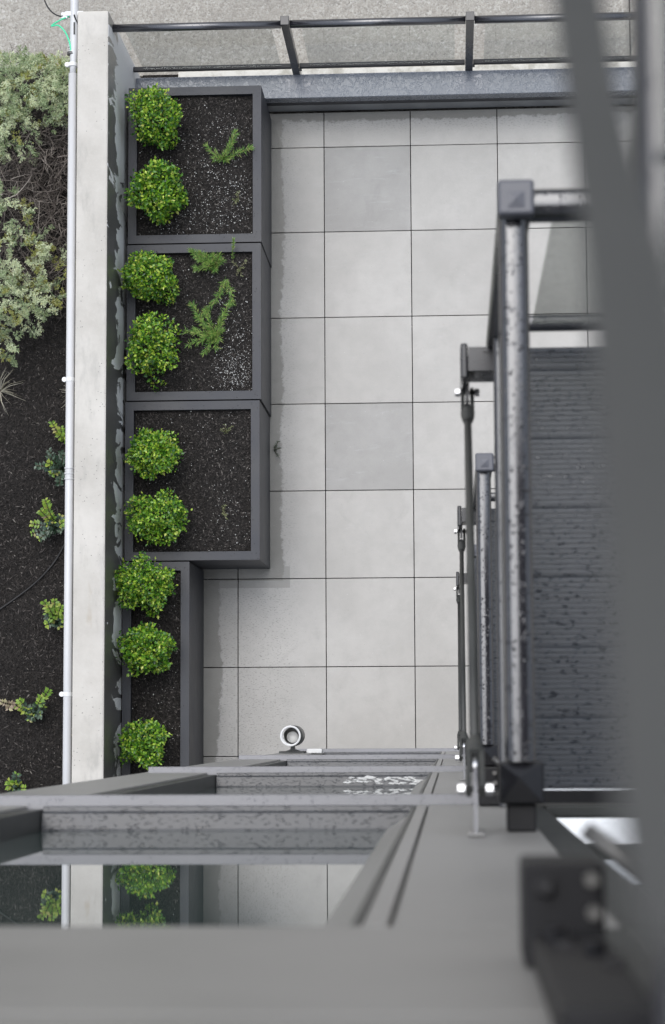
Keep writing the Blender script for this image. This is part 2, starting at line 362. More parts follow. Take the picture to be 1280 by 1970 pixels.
def np_mesh(name, verts, faces, mat, parent=None, smooth=False, kind=None):
    """verts (N,3), faces (M,k) arrays of one face size"""
    me = bpy.data.meshes.new(name); verts = np.asarray(verts, dtype=np.float32)
    if parent is not None: verts = verts - np.array(parent_loc(parent), dtype=np.float32)
    faces = np.asarray(faces, dtype=np.int32); m, k = faces.shape
    me.vertices.add(len(verts)); me.vertices.foreach_set('co', verts.ravel())
    me.loops.add(m*k); me.loops.foreach_set('vertex_index', faces.ravel())
    me.polygons.add(m); me.polygons.foreach_set('loop_start', np.arange(0, m*k, k, dtype=np.int32))
    me.update(calc_edges=True); me.validate()
    if smooth: me.polygons.foreach_set('use_smooth', [True]*m)
    me.materials.append(M[mat])
    o = bpy.data.objects.new(name, me); C.objects.link(o)
    if parent is not None: o.parent = parent
    if kind: o['kind'] = kind
    return o
def unit(a): return a/np.maximum(np.linalg.norm(a, axis=-1, keepdims=True), 1e-9)
def leaves(base, direc, nrm, L, W, fold=0.35, curl=0.15):
    """folded leaf: 6 verts, 4 triangles each"""
    base = np.asarray(base); direc = unit(np.asarray(direc)); side = unit(np.cross(direc, nrm)); nn = np.cross(side, direc)
    L = np.asarray(L)[:, None]; W = np.asarray(W)[:, None]
    b = base; m = base + direc*L*0.5 - nn*W*0.0; t = base + direc*L - nn*L*curl
    l = base + direc*L*0.48 + side*W*0.5 + nn*W*fold*0.5; r = base + direc*L*0.48 - side*W*0.5 + nn*W*fold*0.5
    vs = np.stack([b, l, t, r, m], 1).reshape(-1, 3); n = len(base); o = np.arange(n)[:, None, None]*5
    fs = (np.array([[0, 4, 1], [1, 4, 2], [0, 3, 4], [3, 2, 4]])[None] + o).reshape(-1, 3)
    return vs, fs
def merge(parts):
    vs, fs, o = [], [], 0
    for v, f in parts: vs.append(v); fs.append(f + o); o += len(v)
    return np.concatenate(vs), np.concatenate(fs)
def chips(xy, z, lmin, lmax, wmin, wmax):
    n = len(xy); a = rng.uniform(0, 2*math.pi, n); L = rng.uniform(lmin, lmax, n)*rng.uniform(0.4, 1, n); W = rng.uniform(wmin, wmax, n)
    tilt = rng.normal(0, 0.28, n)
    d = np.stack([np.cos(a)*np.cos(tilt), np.sin(a)*np.cos(tilt), np.sin(tilt)], 1); s = np.stack([-np.sin(a), np.cos(a), np.zeros(n)], 1)
    c = np.stack([xy[:, 0], xy[:, 1], z], 1); up = np.array([0, 0, 1.0])
    h = (W*rng.uniform(0.35, 0.8, n))[:, None]
    vs = np.stack([c - d*L[:, None]/2, c + s*W[:, None]/2, c + d*L[:, None]/2, c - s*W[:, None]/2, c + up*h], 1).reshape(-1, 3)
    fs = (np.array([[0, 3, 4], [3, 2, 4], [2, 1, 4], [1, 0, 4]])[None] + np.arange(n)[:, None, None]*5).reshape(-1, 3)
    return vs, fs
def octa(c, r):
    n = len(c); D = np.array([[1,0,0],[-1,0,0],[0,1,0],[0,-1,0],[0,0,1],[0,0,-1]], float)
    vs = c[:, None, :] + D[None]*r[:, None, None]*rng.uniform(0.6, 1.25, (n, 6, 1)); vs = vs.reshape(-1, 3)
    F = np.array([[0,2,4],[2,1,4],[1,3,4],[3,0,4],[2,0,5],[1,2,5],[3,1,5],[0,3,5]])
    return vs, (F[None] + np.arange(n)[:, None, None]*6).reshape(-1, 3)
def domes(c, r, h):
    n = len(c); k = 7; vs = []
    for ring, (rr, zz) in enumerate([(1.0, 0.0), (0.72, 0.7)]):
        for q in range(k):
            a = 2*math.pi*q/k; vs.append((rr*math.cos(a), rr*math.sin(a), zz))
    vs.append((0, 0, 1.0)); B = np.array(vs)
    st = rng.uniform(0.75, 1.4, (n, 1)); sc_ = np.stack([r, r*st[:, 0], h], 1)
    P = c[:, None, :] + B[None]*sc_[:, None, :]
    F = []
    for q in range(k):
        F += [[q, (q+1) % k, k+(q+1) % k], [q, k+(q+1) % k, k+q], [k+q, k+(q+1) % k, 2*k]]
    return P.reshape(-1, 3), (np.array(F)[None] + np.arange(n)[:, None, None]*(2*k+1)).reshape(-1, 3)
def heightfield(name, x0, x1, y0, y1, step, zf, mat, parent=None, kind=None):
    nx, ny = max(2, int((x1-x0)/step)), max(2, int((y1-y0)/step))
    X, Y = np.meshgrid(np.linspace(x0, x1, nx), np.linspace(y0, y1, ny)); Z = zf(X, Y)
    vs = np.stack([X, Y, Z], -1).reshape(-1, 3)
    i = np.arange(ny-1)[:, None]*nx + np.arange(nx-1)[None]
    fs = np.stack([i, i+1, i+nx+1, i+nx], -1).reshape(-1, 4)
    return np_mesh(name, vs, fs, mat, parent, True, kind)
def lump(X, Y, s, amp, seed):
    r = np.random.default_rng(seed); z = np.zeros_like(X)
    for k in range(14):
        a = r.uniform(0, 2*math.pi); fq = s*r.uniform(0.5, 3.0); z += np.sin((X*math.cos(a) + Y*math.sin(a))*fq + r.uniform(0, 6.28))/ (1+fq/s)
    return z*amp/3

# ------------------------------------------------------------------ setting
MB().add([(-150, -150, -0.4), (150, -150, -0.4), (150, 150, -0.4), (-150, 150, -0.4)], [(0, 1, 2, 3)]).build('ground', 'aggregate', kind='structure')
sw = empty('sidewalk', (0, 4.7, -0.05), kind='structure')
for x0, x1 in ((-6.6, -3.6), (-3.592, 1.302), (1.31, 5.7)):
    for y0, y1 in ((4.66, 7.0), (7.008, 9.3)):
        MB().box(x0, x1, y0, y1, -0.2, -0.05 + random.uniform(-0.003, 0.003)).build('sidewalk_slab', 'aggregate', sw, bevel=0.006)

TX, TY, TP = -0.8703, 4.0963, 0.6126
patio = empty('patio', (0, 2, 0), kind='structure')
MB().box(-2.16, 3.4, -0.146, 4.36, -0.1, -0.032).build('joint_bed', 'soil', patio)
MB().box(-2.16, -1.06, -3.2, -0.150, -0.1, -0.032).build('joint_bed', 'soil', patio)
for j in range(-1, 12):
    for i in range(-3, 7):
        x0, x1 = TX + i*TP + 0.0028, TX + (i+1)*TP - 0.0028
        y1, y0 = TY - j*TP - 0.0028, TY - (j+1)*TP + 0.0028
        y1 = min(y1, 4.348); x0 = max(x0, -2.13)
        if y1 < -0.14:
            if x0 > -1.1: continue
            x1 = min(x1, -1.06)
        if x1 - x0 < 0.02 or y1 - y0 < 0.02 or y0 < -3: continue
        notch = y1 > -0.14 and y0 < -0.145
        yb = -0.143 if notch else y0
        grey = (i, j) in ((0, 0), (0, 3), (4, 2), (-3, 8))
        zt_ = random.uniform(-0.0015, 0.0015); mb = MB()
        if notch and x0 < -1.07 < x1: mb.add([(x0, y0, -0.03), (-1.06, y0, -0.03), (-1.06, yb, -0.03), (x1, yb, -0.03), (x1, y1, -0.03), (x0, y1, -0.03), (x0, y0, zt_), (-1.06, y0, zt_), (-1.06, yb, zt_), (x1, yb, zt_), (x1, y1, zt_), (x0, y1, zt_)],
            [(5, 4, 3, 2, 1, 0), (6, 7, 8, 9, 10, 11)] + [(k, (k+1) % 6, 6+(k+1) % 6, 6+k) for k in range(6)])
        elif notch and x1 < -1.06: mb.box(x0, x1, y0, y1, -0.03, zt_)
        else: mb.box(x0, x1, yb, y1, -0.03, zt_)
        mb.build('paving_slab', 'slab_grey' if grey else 'slab_light', patio, bevel=0.002)

# garden bed on the far side of the wall
BZ = 0.05
def bedz(X, Y): return BZ + lump(X, Y, 6, 0.03, 3) + lump(X, Y, 40, 0.008, 4)
bed = heightfield('garden_bed', -4.2, -2.36, -3.0, 4.72, 0.03, bedz, 'soil', kind='structure')
n = 26000
xy = np.stack([rng.uniform(-3.6, -2.37, n), rng.uniform(-1.0, 4.70, n)], 1)
v_, f_ = chips(xy, bedz(xy[:, 0], xy[:, 1]) + 0.002, 0.012, 0.06, 0.003, 0.011)
tag(np_mesh('mulch_chips', v_, f_, 'mulch', kind='stuff'), 'dark bark mulch covering the garden bed left of the concrete wall', 'mulch')

# ------------------------------------------------------------------ concrete wall
o = MB().box(-2.376, -2.172, -3.2, 4.62, -0.3, 1.45).build('concrete_wall', 'wall_concrete', bevel=0.012)
tag(o, 'long raw concrete wall between the patio planters and the mulched garden bed', 'wall')

# white conduit clipped along the wall
cz, cx = 1.40, -2.413
cond = empty('conduit', (cx, 2, cz), 'white pipe running along the left edge of the concrete wall', 'pipe')
MB().tube([(cx, -3, cz), (cx, 4.22, cz)], 0.027, 20).build('pipe', 'pipe_paint', cond, True)
MB().tube([(cx, 4.20, cz), (cx+0.004, 4.30, cz), (cx+0.008, 4.40, cz+0.01), (cx+0.012, 4.95, cz+0.01), (cx+0.014, 5.2, cz+0.01)], [0.021, 0.021, 0.027, 0.027, 0.027], 20).build('pipe_end', 'pipe_paint', cond, True)
for y in (1.575, 4.36):
    mb = MB()
    for k in range(5): mb.tube([(cx, y + k*0.017, cz), (cx, y + k*0.017 + 0.010, cz)], 0.0315 if k % 2 == 0 else 0.0285, 20)
    mb.build('coupling', 'pipe_paint', cond)
for y in (2.217, 0.219, 4.28, -1.6):
    cl = MB().box(cx+0.0, cx+0.029, y-0.014, y+0.014, cz-0.034, cz-0.026).tube([(cx, y-0.013, cz), (cx, y+0.013, cz)], 0.0295, 18).build('clip', 'white_plastic', cond, bevel=0.002)
    MB().tube([(cx-0.036, y, cz-0.01), (cx-0.036, y, cz+0.012)], 0.016, 14).box(cx-0.036, cx-0.02, y-0.01, y+0.01, cz-0.01, cz+0.004).build('clip_tab', 'white_plastic', cond, bevel=0.002)
MB().box(cx-0.05, cx+0.07, 4.60, 4.63, cz-0.02, cz+0.025).box(cx-0.075, cx-0.035, 4.585, 4.625, cz-0.01, cz+0.02).box(cx+0.055, cx+0.085, 4.57, 4.62, cz-0.012, cz+0.02).build('pole_bracket', 'white_plastic', cond, bevel=0.003)
MB().box(cx+0.01, cx+0.02, 4.47, 4.55, cz+0.034, cz+0.04).build('warning_tag', 'cable_black', cond)
MB().tube([(cx-0.006, 4.345, cz), (cx-0.006, 4.362, cz)], 0.031, 18).build('hose_clamp', 'zinc_brace', cond, True)
def smooth_path(P, k=8):
    P = [V(p) for p in P]; out = []
    for i in range(len(P)-1):
        p0, p1, p2, p3 = P[max(i-1, 0)], P[i], P[i+1], P[min(i+2, len(P)-1)]
        for q in range(k):
            t = q/k; out.append(0.5*((2*p1) + (p2-p0)*t + (2*p0-5*p1+4*p2-p3)*t*t + (-p0+3*p1-3*p2+p3)*t**3))
    out.append(P[-1]); return out
o = MB().tube(smooth_path([(-2.44, 4.60, 1.41), (-2.49, 4.575, 1.42), (-2.555, 4.543, 1.40), (-2.505, 4.537, 1.42), (-2.46, 4.49, 1.43), (-2.43, 4.42, 1.43), (-2.42, 4.36, 1.425)]), 0.0052, 8).build('ground_wire', 'wire_green', smooth=True)
tag(o, 'thin green ground wire looping out from the white pipe', 'wire')
o = MB().tube(smooth_path([(-2.45, 4.61, 1.41), (-2.50, 4.60, 1.42), (-2.56, 4.64, 1.42), (-2.60, 4.72, 1.42), (-2.61, 4.85, 1.4)]), 0.005, 8).build('power_cable', 'cable_black', smooth=True)
tag(o, 'black cable curving up and left from the pole bracket at the top edge', 'cable')
o = MB().tube(smooth_path([(-2.40, 4.60, 1.44), (-2.385, 4.56, 1.43), (-2.35, 4.53, 1.41), (-2.33, 4.632, 1.30), (-2.31, 4.64, 0.6)]), 0.005, 8).build('wall_cable', 'cable_black', smooth=True)
tag(o, 'short black cable from the white pipe to the end of the concrete wall', 'cable')
hp = [(-3.30, 0.74), (-3.134, 0.839), (-2.917, 1.00), (-2.78, 1.14), (-2.70, 1.269), (-2.63, 1.42), (-2.5, 1.55)]
o = MB().tube(smooth_path([(x, y, float(bedz(np.array([x]), np.array([y]))[0]) + 0.014) for x, y in hp]), 0.0058, 8).build('drip_hose', 'cable_black', smooth=True)
tag(o, 'thin black irrigation hose curving over the mulch', 'hose')

# ------------------------------------------------------------------ parapet and street railing
par = empty('parapet', (0, 4.45, 0), 'low parapet with a wet grey metal coping under the street railing', 'parapet')
MB().extrude([(4.365, 0.288), (4.368, 0.3), (4.533, 0.304), (4.536, 0.296), (4.536, 0.2), (4.365, 0.2)], 'x', -2.168, 4.0).build('coping', 'wet_cap', par, bevel=0.002)
MB().box(-2.168, 4.0, 4.369, 4.53, 0.12, 0.198).build('fascia', 'charcoal', par)
MB().extrude([(4.362, 0.0), (4.374, 0.118), (4.5, 0.118), (4.5, 0.0)], 'x', -2.168, 4.0).build('base_flashing', 'grey_sheet', par)
MB().box(-1.906, 4.0, 4.537, 4.655, -0.25, 0.05).build('ledge', 'ledge_concrete', par, bevel=0.006)
MB().box(-2.168, -1.906, 4.532, 4.655, -0.25, -0.01).build('ledge_soil', 'soil', par)
RY = 4.56
ral = empty('street_railing', (0, RY, 0.3), 'black metal railing with clear glass panels at the street edge of the patio', 'railing')
posts = (-1.041, 0.158, 1.357, 2.556)
for x in posts:
    p_ = MB().box(x-0.026, x+0.026, RY-0.027, RY+0.027, 0.1, 1.335).build('post', 'black_metal', ral, bevel=0.004)
    MB().box(x-0.028, x+0.028, RY-0.03, RY+0.03, 1.337, 1.35).build('post_cap', 'black_metal', p_, bevel=0.003)
    MB().tube([(x+0.026, RY-0.01, 0.36), (x+0.04, RY-0.01, 0.36)], 0.011, 10).build('bolt', 'zinc_brace', p_)
ends = (-2.168,) + posts + (4.0,)
for a, b in zip(ends[:-1], ends[1:]):
    a_, b_ = a + 0.029, b - 0.029
    if a == -2.168: a_ = -2.17
    MB().tube([(a_, RY-0.006, 1.29), (b_, RY-0.006, 1.29)], 0.026, 20).build('top_rail', 'rail_paint', ral, True)
    MB().box(a_, b_, RY-0.016, RY+0.016, 0.395, 0.425).build('bottom_rail', 'bracket_black', ral, bevel=0.003)
    MB().box(a_+0.07, b_-0.07, RY-0.004, RY+0.004, 0.43, 1.27).build('glass_panel', 'clear_glass', ral)

# ------------------------------------------------------------------ planters
def planter(label, x0, x1, y0, y1, seed, perl):
    h, t = 0.8, 0.057
    r = empty('planter', ((x0+x1)/2, (y0+y1)/2, 0), label, 'planter', 'charcoal metal planters along the concrete wall')
    z0 = 0.004
    MB().box(x0, x1, y0, y0+0.004, z0, h-0.003).build('side_panel', 'charcoal', r)
    MB().box(x0, x1, y1-0.004, y1, z0, h-0.003).build('side_panel', 'charcoal', r)
    MB().box(x0, x0+0.004, y0+0.005, y1-0.005, z0, h-0.003).build('side_panel', 'charcoal', r)
    MB().box(x1-0.004, x1, y0+0.005, y1-0.005, z0, h-0.003).build('side_panel', 'charcoal', r)
    A = [(x0, y0), (x1, y0), (x1, y1), (x0, y1)]; B = [(x0+t, y0+t), (x1-t, y0+t), (x1-t, y1-t), (x0+t, y1-t)]
    mb = MB(); vs = [(x, y, h) for x, y in A] + [(x, y, h) for x, y in B] + [(x, y, h-0.08) for x, y in B] + [(x, y, h-0.0028) for x, y in A]
    fs = []
    for k in range(4):
        q = (k+1) % 4; fs += [(k, q, 4+q, 4+k), (4+k, 4+q, 8+q, 8+k), (12+k, 12+q, q, k)]
    mb.add(vs, fs).build('rim', 'charcoal', r, fix=False)
    ix0, ix1, iy0, iy1 = x0+t, x1-t, y0+t, y1-t
    def zf(X, Y): return 0.765 + lump(X-x0, Y-y0, 14, 0.012, seed) + lump(X, Y, 60, 0.006, seed+1)
    heightfield('soil', ix0-0.004, ix1+0.004, iy0-0.004, iy1+0.004, 0.012, zf, 'soil', r, 'stuff')
    n = int(9500*(ix1-ix0)*(iy1-iy0))
    xy = np.stack([rng.uniform(ix0+0.01, ix1-0.01, n), rng.uniform(iy0+0.01, iy1-0.01, n)], 1)
    v, f = chips(xy, zf(xy[:, 0], xy[:, 1]) + 0.001, 0.01, 0.045, 0.002, 0.009)
    np_mesh('mulch', v, f, 'mulch', r, kind='stuff')
    pts = []
    for (px, py, sx, sy, k) in perl:
        pts.append(np.stack([rng.normal(px, sx, k), rng.normal(py, sy, k)], 1))
    k = int(150*(ix1-ix0)*(iy1-iy0)); pts.append(np.stack([rng.uniform(ix0, ix1, k), rng.uniform(iy0, iy1, k)], 1))
    xy = np.concatenate(pts); ok = (xy[:, 0] > ix0+.005) & (xy[:, 0] < ix1-.005) & (xy[:, 1] > iy0+.005) & (xy[:, 1] < iy1-.005); xy = xy[ok]
    rr = rng.uniform(0.0014, 0.005, len(xy))*rng.uniform(0.4, 1.15, len(xy))
    v, f = octa(np.stack([xy[:, 0], xy[:, 1], zf(xy[:, 0], xy[:, 1]) + 0.003], 1), rr)
    np_mesh('perlite', v, f, 'perlite', r, kind='stuff')
    n = 170; e = rng.integers(0, 4, n); tt = rng.random(n); off = np.where(rng.random(n) < 0.6, t - rng.gamma(1.3, 0.007, n), rng.uniform(0.002, t, n)); off = np.clip(off, 0.003, t-0.002)
    X = np.where(e == 0, x0+off, np.where(e == 1, x1-off, x0+0.01+tt*(x1-x0-0.02))); Y = np.where(e == 2, y0+off, np.where(e == 3, y1-off, y0+0.01+tt*(y1-y0-0.02)))
    v, f = chips(np.stack([X, Y], 1), np.full(n, h+0.0005), 0.003, 0.016, 0.001, 0.005)
    np_mesh('soil_crumbs', v, f, 'mulch', r, kind='stuff')
    return r
planter('wide charcoal planter nearest the street railing, two box shrubs and one rosemary', -2.142, -1.244, 3.233, 4.305, 11, [(-1.46, 3.52, 0.12, 0.12, 420), (-1.6, 3.72, 0.16, 0.2, 330), (-1.5, 4.03, 0.12, 0.08, 130), (-1.75, 3.36, 0.12, 0.06, 120)])
planter('wide charcoal planter in the middle of the row, with spreading rosemary', -2.146, -1.248, 2.171, 3.224, 21, [(-1.42, 2.36, 0.07, 0.08, 480), (-1.42, 2.6, 0.08, 0.14, 260), (-1.5, 2.8, 0.06, 0.1, 60), (-1.7, 3.0, 0.15, 0.2, 80)])
planter('wide charcoal planter that ends beside the narrow planter, mostly bare mulch', -2.153, -1.258, 1.103, 2.162, 31, [(-1.46, 1.42, 0.08, 0.1, 70), (-1.4, 1.2, 0.04, 0.04, 18), (-1.6, 1.9, 0.25, 0.2, 60)])
planter('narrow charcoal planter nearest the building, three box shrubs in a row', -2.164, -1.722, -1.6, 1.094, 41, [(-1.85, 0.6, 0.1, 0.4, 40)])
# grit and specks lying on the slabs and in the joints
n = 420; gx, gy = rng.uniform(-1.7, 0.6, n), rng.uniform(-0.1, 4.3, n); jj = rng.random(n) < 0.6
vx = rng.random(n) < 0.5
gx = np.where(jj & vx, TX + np.round((gx-TX)/TP)*TP + rng.normal(0, 0.003, n), gx); gy = np.where(jj & ~vx, TY - np.round((TY-gy)/TP)*TP + rng.normal(0, 0.003, n), gy)
near = np.where(gy > 1.1, -1.235, -1.70); ok = gx > near; gx, gy = gx[ok], gy[ok]
v_, f_ = octa(np.stack([gx, gy, np.full(len(gx), 0.0022)], 1), rng.uniform(0.001, 0.0034, len(gx))*rng.uniform(0.4, 1, len(gx)))
tag(np_mesh('grit', v_, f_, 'straw', kind='stuff'), 'pale grit scattered in the joints of the patio slabs', 'grit')
o = MB().extrude([(-1.232, 0.002), (-1.212, 0.002), (-1.238, 0.11), (-1.242, 0.11)], 'y', 3.66, 3.80).build('tag_strip', 'frame_dark')
bpy.data.objects.remove(o)

# ------------------------------------------------------------------ box shrubs
def shrub(x, y, rx, ry, rz, zc, seed, label, cnt=2500, lean=(0, 0)):
    r = np.random.default_rng(seed)
    root = empty('box_shrub', (x, y, 0.73), label, 'shrub', 'round box shrubs in the planters')
    mb = MB()
    for k in range(7):
        a = r.uniform(0, 6.28); d = r.uniform(0.3, 0.7)
        mb.tube([(x+0.01*math.cos(a), y+0.01*math.sin(a), 0.72), (x+rx*d*0.5*math.cos(a), y+ry*d*0.5*math.sin(a), zc-rz*0.3), (x+lean[0]*0.5+rx*d*math.cos(a), y+lean[1]*0.5+ry*d*math.sin(a), zc+rz*0.4)], [0.007, 0.005, 0.002], 6)
    mb.build('stem', 'stem_bark', root)
    ph = r.uniform(0, 6.28, (7, 3)); fq = r.uniform(1.6, 5.5, (7, 3))
    def lumpy(u):
        s = np.zeros(len(u))
        for p, f in zip(ph, fq): s += np.sin(u[:, 0]*f[0]+p[0])*np.sin(u[:, 1]*f[1]+p[1])*np.sin(u[:, 2]*f[2]+p[2])
        return 1 + 0.21*s
    cnt = int(r.uniform(2300, 3300)); rx, ry, rz = rx*0.94, ry*0.94, rz*r.uniform(0.9, 1.05); u = unit(r.normal(size=(cnt, 3))); u = u[u[:, 2] > -0.8]; cn = len(u)
    rad = lumpy(u)*np.where(r.random(cn) < 0.72, r.uniform(0.86, 1.03, cn), r.uniform(0.5, 0.88, cn))
    P = np.stack([x + u[:, 0]*rx*rad, y + u[:, 1]*ry*rad, zc + u[:, 2]*rz*rad], 1)
    k = np.clip((P[:, 2]-zc)/rz, -1, 1); P[:, 0] += lean[0]*k; P[:, 1] += lean[1]*k
    # sprigs standing proud of the outline
    sp = []
    for q in range(int(r.integers(12, 30))):
        uu = unit(r.normal(size=3)); uu[2] = abs(uu[2])*0.8; c = np.array([x + uu[0]*rx + lean[0]*uu[2], y + uu[1]*ry + lean[1]*uu[2], zc + uu[2]*rz])
        L = r.uniform(0.02, 0.085)
        for s in range(9): sp.append(c + uu*L*(s/8 - 0.35) + r.normal(0, 0.004, 3))
    P = np.concatenate([P, np.array(sp)]); cn = len(P)
    cen = np.array([x, y, zc - 0.1]); out = unit(P - cen)
    d = unit(out*0.7 + r.normal(0, 0.75, (cn, 3)) + np.array([0, 0, 0.25])); nr = unit(out + r.normal(0, 0.5, (cn, 3)) + np.array([0, 0, 0.6]))
    L = r.uniform(0.017, 0.03, cn)*r.uniform(0.85, 1.2)
    v, f = leaves(P, d, nr, L, L*r.uniform(0.52, 0.72, cn))
    np_mesh('foliage', v, f, 'box_leaf', root, kind='stuff')
SH = [(-1.925, 4.03, 0.15, 0.155, 0.2, 0.97, (-0.035, 0.07), 'box shrub at the top left corner of the planter nearest the railing'),
      (-1.915, 3.545, 0.155, 0.155, 0.2, 0.97, (-0.03, 0.03), 'box shrub lower left in the planter nearest the railing'),
      (-1.966, 2.975, 0.17, 0.145, 0.19, 0.97, (-0.02, 0.02), 'upper of two box shrubs in the planter with spreading rosemary'),
      (-1.955, 2.50, 0.15, 0.19, 0.2, 0.97, (-0.01, 0.03), 'lower, taller of two box shrubs beside the spreading rosemary'),
      (-1.937, 1.80, 0.165, 0.14, 0.19, 0.97, (-0.01, 0.0), 'upper of two box shrubs in the mostly bare wide planter'),
      (-1.915, 1.365, 0.19, 0.145, 0.19, 0.97, (0.0, 0.02), 'lower of two box shrubs in the mostly bare wide planter'),
      (-1.985, 0.93, 0.175, 0.15, 0.2, 0.99, (-0.03, 0.02), 'box shrub spilling over the corner where narrow and wide planters meet'),
      (-1.97, 0.51, 0.165, 0.145, 0.2, 0.98, (0.0, 0.02), 'middle box shrub of three in the narrow planter'),
      (-1.995, -0.09, 0.15, 0.14, 0.19, 0.98, (-0.01, 0.0), 'box shrub nearest the building in the narrow planter')]
for i, s in enumerate(SH): shrub(s[0], s[1], s[2], s[3], s[4], s[5], 100+i, s[7], lean=s[6])

# ------------------------------------------------------------------ rosemary and small weeds
def needle_plant(name, label, cat, group, runs, mat, seed, L0=0.042, z0=0.772, dens=650, wid=0.0034):
    r = np.random.default_rng(seed); root = empty(name, (runs[0][0][0], runs[0][0][1], z0), label, cat, group)
    mb = MB(); parts = []
    for run in runs:
        pts = smooth_path([(p[0], p[1], z0 + 0.012 + p[2]) for p in run], 6); mb.tube(pts, 0.0022, 5)
        A = np.array([list(p) for p in pts]); ln = np.sum(np.linalg.norm(np.diff(A, axis=0), axis=1)); n = max(10, int(ln*dens))
        t = r.uniform(0, len(A)-1.001, n); i = t.astype(int); fr = (t-i)[:, None]; B = A[i]*(1-fr) + A[i+1]*fr
        tang = unit(A[i+1]-A[i]); d = unit(tang*0.75 + unit(r.normal(size=(n, 3)))*0.8 + np.array([0, 0, 0.2]))
        L = r.uniform(0.6, 1.15, n)*L0; parts.append(leaves(B, d, np.tile([0, 0, 1.0], (n, 1)) + r.normal(0, 0.3, (n, 3)), L, np.full(n, wid), 0.2, 0.1))
    mb.build('stem', 'stem_bark', root, True)
    v, f = merge(parts); np_mesh('leaves', v, f, mat, root, kind='stuff')
RG = 'rosemary plants in the planters'
def fan(cx_, cy_, specs):
    out = []
    for (dx, dy, h) in specs: out.append([(cx_, cy_, 0.0), (cx_+dx*0.5, cy_+dy*0.5, h*0.7), (cx_+dx, cy_+dy, h)])
    return out
needle_plant('rosemary', 'small rosemary with three spiky arms in the planter nearest the railing', 'rosemary', RG,
    fan(-1.50, 3.80, [(-0.11, 0.08, 0.05), (0.07, 0.1, 0.06), (0.09, 0.17, 0.07), (0.19, 0.07, 0.05), (-0.06, 0.0, 0.04), (0.02, 0.03, 0.06), (0.03, -0.02, 0.05)]), 'rosemary_leaf', 5)
needle_plant('rosemary', 'dense bright rosemary tuft at the upper side of the middle planter', 'rosemary', RG,
    fan(-1.56, 3.06, [(-0.15, 0.11, 0.05), (-0.09, 0.09, 0.09), (-0.05, 0.07, 0.09), (0.04, 0.07, 0.08), (0.06, 0.04, 0.06), (-0.12, -0.01, 0.05), (-0.02, 0.02, 0.1), (-0.09, 0.04, 0.09), (0.01, -0.02, 0.06), (-0.05, 0.0, 0.1), (0.0, 0.06, 0.1), (-0.11, 0.06, 0.07)]), 'rosemary_leaf', 6, dens=850)
needle_plant('rosemary', 'sprawling rosemary with long yellowish arms in the middle planter', 'rosemary', RG,
    fan(-1.56, 2.60, [(-0.17, -0.06, 0.04), (-0.06, -0.12, 0.05), (0.04, -0.04, 0.07), (0.06, 0.02, 0.08), (-0.1, 0.02, 0.05), (0.0, 0.0, 0.09), (-0.06, -0.02, 0.08), (0.02, -0.09, 0.05), (-0.05, 0.16, 0.05), (-0.15, 0.21, 0.04), (-0.11, 0.12, 0.05), (0.1, 0.2, 0.05), (0.07, 0.13, 0.06), (-0.13, 0.02, 0.04)])
    + [[(-1.50, 2.97, 0.02), (-1.53, 2.86, 0.05), (-1.62, 2.76, 0.03)], [(-1.49, 2.98, 0.02), (-1.45, 2.9, 0.04), (-1.44, 2.81, 0.02)], [(-1.66, 2.64, 0.02), (-1.75, 2.63, 0.03)]], 'rosemary_leaf', 8, dens=760)
needle_plant('rosemary', 'single upright rosemary sprig leaning over the rim between two planters', 'rosemary', RG,
    [[(-1.435, 3.12, 0.0), (-1.43, 3.17, 0.06), (-1.42, 3.235, 0.10)]], 'rosemary_leaf', 9, L0=0.022, dens=700)
WG = 'pale little weeds in the planters'
for k, (x, y, lab) in enumerate([(-1.392, 3.05, 'pale weed right of the dense rosemary tuft in the middle planter'),
                (-1.479, 1.95, 'upper pale weed in the mostly bare wide planter'),
                (-1.503, 1.42, 'lower pale weed in the mostly bare wide planter'),
                (-1.40, 3.52, 'pale weed among the perlite below the small rosemary')]):
    r = np.random.default_rng(60+k)
    needle_plant('weed', lab, 'weed', WG, fan(x, y, [(r.uniform(-.05, .05), r.uniform(-.05, .05), 0.03) for q in range(6)]), 'pale_weed_leaf', 70+k, L0=0.018, dens=260)

needle_plant('weed', 'small dark weed growing from the joint beside the bare wide planter', 'weed', None, fan(-1.225, 1.93, [(0.03, 0.06, 0.05), (0.03, -0.05, 0.04), (0.045, 0.01, 0.06), (0.01, 0.03, 0.06)]), 'dark_leaf', 90, L0=0.02, z0=0.0, dens=300)

